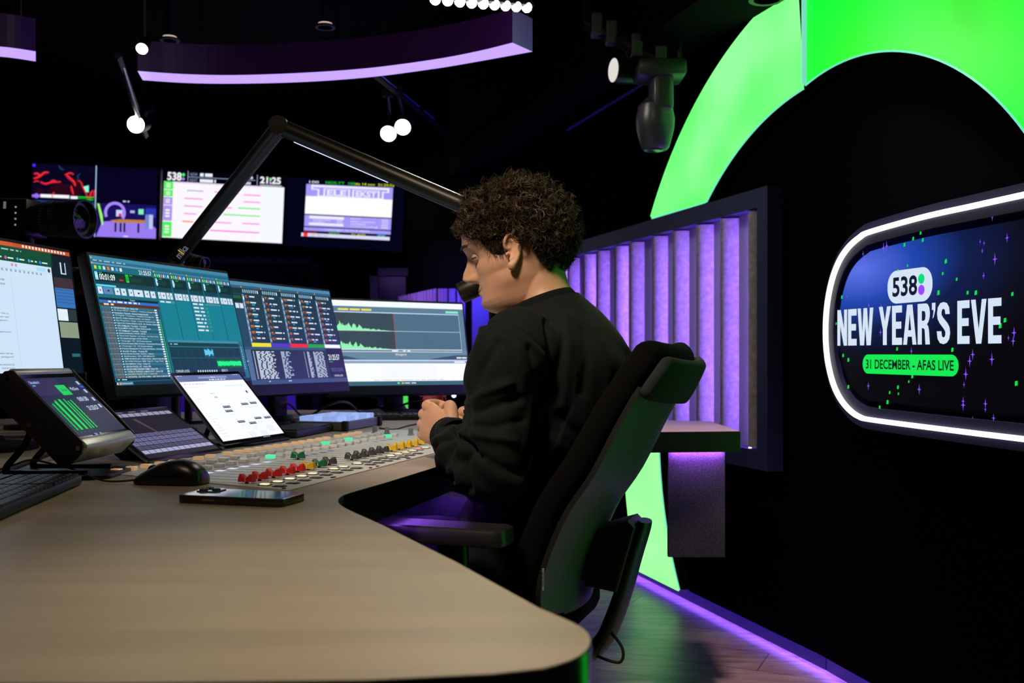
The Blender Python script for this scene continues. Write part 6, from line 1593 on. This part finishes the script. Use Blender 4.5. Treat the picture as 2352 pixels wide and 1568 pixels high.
# ------------------------------------------------------------------ clothes
cl = MB(); SW = P('sweatshirt_black', (.0068, .0082, .0094), .85, spec=.15, bump=(420, .18, .0008), sheen=.02)
loft(cl, [sec(.150, .515, .128, .196), sec(.118, .58, .125, .190), sec(.066, .68, .120, .178), sec(.002, .80, .119, .178), sec(-.024, .89, .118, .186, 6), sec(-.010, .955, .112, .186, 12), sec(.014, 1.000, .098, .160, 18), sec(.036, 1.032, .088, .116, 20), sec(.056, 1.056, .080, .086, 22), sec(.064, 1.070, .077, .076, 22)], SW, 56, 5)
def sleeve(S_, E_, W_, s_):
    c1 = lerp(S_, E_, .45)+FV*.012
    limb(cl, [S_-LV*.03*s_+U3*.004, S_+LV*.012*s_+FV*.012-U3*.02, c1, E_+U3*.012, lerp(E_, W_, .28)-U3*.004, lerp(E_, W_, .58)-U3*.006, lerp(E_, W_, .84)-U3*.004, lerp(E_, W_, .955)], [.070, .083, .079, .072, .067, .060, .052, .040], SW, 36, 7)
    d_ = (W_-E_).normalized(); cl.tube([lerp(E_, W_, .92), W_-d_*.004, W_+d_*.006], [.041, .036, .0355], SW, n=32)
sleeve(LS+LV*.02, LE, LW, 1); sleeve(RS, RE, RW, -1)
sw_me = remesh(cl, .0042, 8, .6)
FOLDS = [([(1104, 747), (1137, 738), (1179, 750), (1225, 778), (1256, 806), (1272, 843), (1278, 880)], 3.2, -.0045),
         ([(1100, 757), (1137, 748), (1175, 760), (1217, 787), (1246, 815), (1262, 850)], 6, .0035),
         ([(1256, 735), (1266, 793), (1266, 852), (1250, 933)], 9, -.011), ([(1300, 730), (1306, 780), (1300, 860), (1290, 930)], 14, .008), ([(1340, 760), (1350, 830), (1340, 900)], 12, -.006), ([(1380, 790), (1400, 850), (1395, 910)], 14, .005),
         ([(1112, 762), (1083, 827), (1060, 922)], 9, .006), ([(1140, 790), (1105, 850), (1075, 930)], 11, -.007), ([(1215, 800), (1226, 850), (1226, 900)], 8, -.007), ([(1190, 800), (1200, 860), (1195, 930)], 12, .005),
         ([(1042, 992), (1066, 1010), (1085, 1028), (1100, 1050)], 6, -.012), ([(1044, 1003), (1015, 1012), (998, 1030), (988, 1056)], 6, -.008), ([(1030, 1000), (1000, 1010), (984, 1034)], 6, .006), ([(1043, 1017), (1030, 1040), (1028, 1065), (1040, 1100)], 7, -.010), ([(1016, 1020), (1008, 1050), (1014, 1085)], 7, .008),
         ([(1085, 1030), (1068, 1060), (1068, 1090), (1078, 1125)], 8, -.010), ([(1058, 1030), (1048, 1060), (1056, 1110)], 8, .008), ([(1055, 936), (1103, 906), (1172, 880)], 10, .008), ([(1050, 962), (1110, 940), (1190, 915)], 11, -.008), ([(1047, 990), (1122, 1004), (1180, 1012)], 10, .008), ([(1060, 978), (1130, 980), (1200, 965)], 9, -.005),
         ([(1240, 860), (1240, 927), (1228, 1016), (1198, 1083)], 9, -.014), ([(1110, 1050), (1150, 1075), (1180, 1085)], 11, -.006), ([(1189, 1113), (1190, 1120)], 17, .008), ([(1280, 960), (1330, 1000), (1390, 1010)], 14, -.006), ([(1270, 1010), (1320, 1050), (1370, 1060)], 14, .006)]
def seg_d(x, y, a, b):
    dx, dy = b[0]-a[0], b[1]-a[1]; t = max(0, min(1, ((x-a[0])*dx+(y-a[1])*dy)/(dx*dx+dy*dy))); return math.hypot(x-a[0]-t*dx, y-a[1]-t*dy)
# folds: cloth bunches where the elbow bends, along the forearm, and drags from the armpit
for v in sw_me.vertices: pass
nrmv = [v.normal.copy() for v in sw_me.vertices]
axE = (LW-LE).normalized()
for v, n_ in zip(sw_me.vertices, nrmv):
    p = v.co; q = p-PO; a, b_, z = q.dot(FV), q.dot(LV), p.z; d_ = 0.0
    t_ = (p-LE).dot(axE)/(LW-LE).length; rad = ((p-LE)-axE*(p-LE).dot(axE)).length
    onarm = rad < .10 and b_ > .03 and z < .90
    if onarm and t_ > -.25:
        wv = (p-LE).dot(axE)+.35*(z-.74)+.02*noise.noise(p*9)
        d_ += .0030*math.sin(wv*120+3*noise.noise(p*7))*max(0, min(1, (t_+.05)*2.2))*max(0, min(1, (1.02-t_)*9))
        if t_ < .5: d_ += .002*math.sin((z-.35*a)*95+2*noise.noise(p*6))*max(0, 1-abs(t_-.12)*2.2)
    # upper arm drapes: long folds running down from the shoulder
    if b_ > .12 and .72 < z < 1.0: d_ += .0042*math.sin((a-.25*z)*100+2.5*noise.noise(p*5))*min(1, (1.0-z)*8)*min(1, (z-.72)*10)
    # drag lines from armpit across the back
    if b_ < .17 and a < .02 and .6 < z < 1.0: d_ += .005*math.sin((z*.9+a*.5-b_*.55)*62+2*noise.noise(p*4))*max(0, min(1, (1.0-z)*7))
    d_ += .0030*noise.noise(p*14)
    v.co = p+n_*d_
    # shoulder seam groove
    # seam and the larger folds of the cloth, each along its own line
    if n_.y < .25:
        sxp, syp = CX+F*p.x/p.y, H-F*(p.z-CZ)/p.y; dd = 0
        for ln, wd, dp in FOLDS:
            m2 = min(seg_d(sxp, syp, ln[i], ln[i+1]) for i in range(len(ln)-1))
            if m2 < wd*2.6: dd += dp*g(m2, wd)
        v.co += n_*dd
# open the neck: drop the cap above the collar plane
top_c = PW(.065, 0, 1.066); tn = (U3*math.cos(math.radians(22))+FV*math.sin(math.radians(22)))
bm = bmesh.new(); bm.from_mesh(sw_me)
near = [v for v in bm.verts if (v.co-top_c).length < .16]; ns = set(near)
gm = near+[e for e in bm.edges if e.verts[0] in ns and e.verts[1] in ns]+[f for f in bm.faces if all(v in ns for v in f.verts)]
bmesh.ops.bisect_plane(bm, geom=gm, dist=1e-5, plane_co=top_c-tn*.020, plane_no=tn)
bmesh.ops.delete(bm, geom=[v for v in bm.verts if (v.co-top_c).dot(tn) > -.0199 and (v.co-top_c).length < .13], context='VERTS')
bm.to_mesh(sw_me); bm.free()
sw = mesh_ob(sw_me, 'sweatshirt', [SW], person)
# ribbed collar
def collar_pt(k, r_, h): a = 2*math.pi*k; e1_ = (FV*math.cos(math.radians(22))-U3*math.sin(math.radians(22))); return top_c-tn*h+e1_*(  .0790*r_*math.cos(a))+LV*(.0775*r_*math.sin(a))
cb = MB(); NC = 160; vs_ = []; fs = []
prof_ = [(1.00, .036), (1.065, .028), (1.06, .018), (1.015, .009), (.985, .004), (.955, .0035), (.94, .008), (.94, .024)]
for i in range(NC):
    rb_ = 1+.004*math.cos(2*math.pi*i/NC*70)
    for r_, h in prof_: vs_.append(collar_pt(i/NC, r_*rb_, h)[:])
m_ = len(prof_)
for i in range(NC):
    j = (i+1) % NC
    for k in range(m_-1): fs.append((i*m_+k, j*m_+k, j*m_+k+1, i*m_+k+1))
cb.add(vs_, fs, P('rib_black', (.0068, .0082, .0094), .9, spec=.12)); cb.build('collar', sw, 70)
for E_, W_, nm in ((LE, LW, 'cuff'), (RE, RW, 'cuff')):
    d_ = (W_-E_).normalized(); b = MB(); N1 = 90; vs_ = []; fs = []; x_ = d_.cross(U3).normalized(); y_ = x_.cross(d_)
    pr_ = [(-.028, .044), (-.02, .0455), (-.006, .041), (.008, .037), (.014, .0355), (.015, .033), (.006, .031)]
    for i in range(N1):
        a = 2*math.pi*i/N1; rb_ = 1+.012*math.cos(a*32)
        for o_, r_ in pr_: vs_.append((W_+d_*o_+(x_*math.cos(a)+y_*math.sin(a))*r_*rb_)[:])
    m_ = len(pr_)
    for i in range(N1):
        j = (i+1) % N1
        for k in range(m_-1): fs.append((i*m_+k, j*m_+k, j*m_+k+1, i*m_+k+1))
    b.add(vs_, fs, P('rib_black', (.0068, .0082, .0094), .9)); b.build(nm, sw, 70)
# jeans
jb = MB(); JN = P('denim_dark', (.025, .03, .06), .85, bump=(300, .4, .001), noise_=(14, (.045, .05, .09), .4, .65))
loft(jb, [sec(.155, .475, .12, .18), sec(.15, .53, .130, .186), sec(.115, .60, .115, .17)], JN, 40, 4)
for s_ in (1, -1):
    ft = PW(.48, .14*s_, .10); hp_ = PW(.15, .09*s_, .545)
    limb(jb, [hp_, lerp(hp_, KN[s_], .5), lerp(hp_, KN[s_], .9), KN[s_]-U3*.02+FV*.01, lerp(KN[s_], ft, .3), lerp(KN[s_], ft, .7), ft], [.092, .080, .074, .072, .068, .058, .055], JN, 30)
j_me = remesh(jb, .007, 3, .5)
for v in j_me.vertices: v.co += v.normal*(.004*noise.noise(v.co*16)+.003*math.sin(v.co.z*70+4*noise.noise(v.co*6)))
jo = mesh_ob(j_me, 'jeans', [JN], person)
for s_ in (1, -1):
    ft = PW(.48, .14*s_, .0); b = MB(); Ms_ = frame(ft, FV, LV)
    b.prism([(x+.05, y) for x, y in rrect(.28, .10, .045, 8)], 0, .022, P('sole_white', (.5, .5, .5), .6), Ms_, .004)
    vs_ = []; fs = []; N_ = 20
    for x, h, hw in ((-.085, .02, .03), (-.08, .09, .038), (-.03, .105, .042), (.02, .095, .045), (.08, .065, .048), (.14, .05, .044), (.18, .035, .03)):
        for k in range(N_+1): a = math.pi*k/N_; vs_.append((x, hw*math.cos(a), .018+h*max(0, math.sin(a))**.7))
    for i in range(6):
        for k in range(N_): fs.append((i*(N_+1)+k, (i+1)*(N_+1)+k, (i+1)*(N_+1)+k+1, i*(N_+1)+k+1))
    fs += [list(range(N_+1)), [6*(N_+1)+k for k in range(N_+1)][::-1]]
    b.add(vs_, fs, P('shoe_black', (.015, .015, .015), .5), Ms_); b.build('shoe', person, 50)
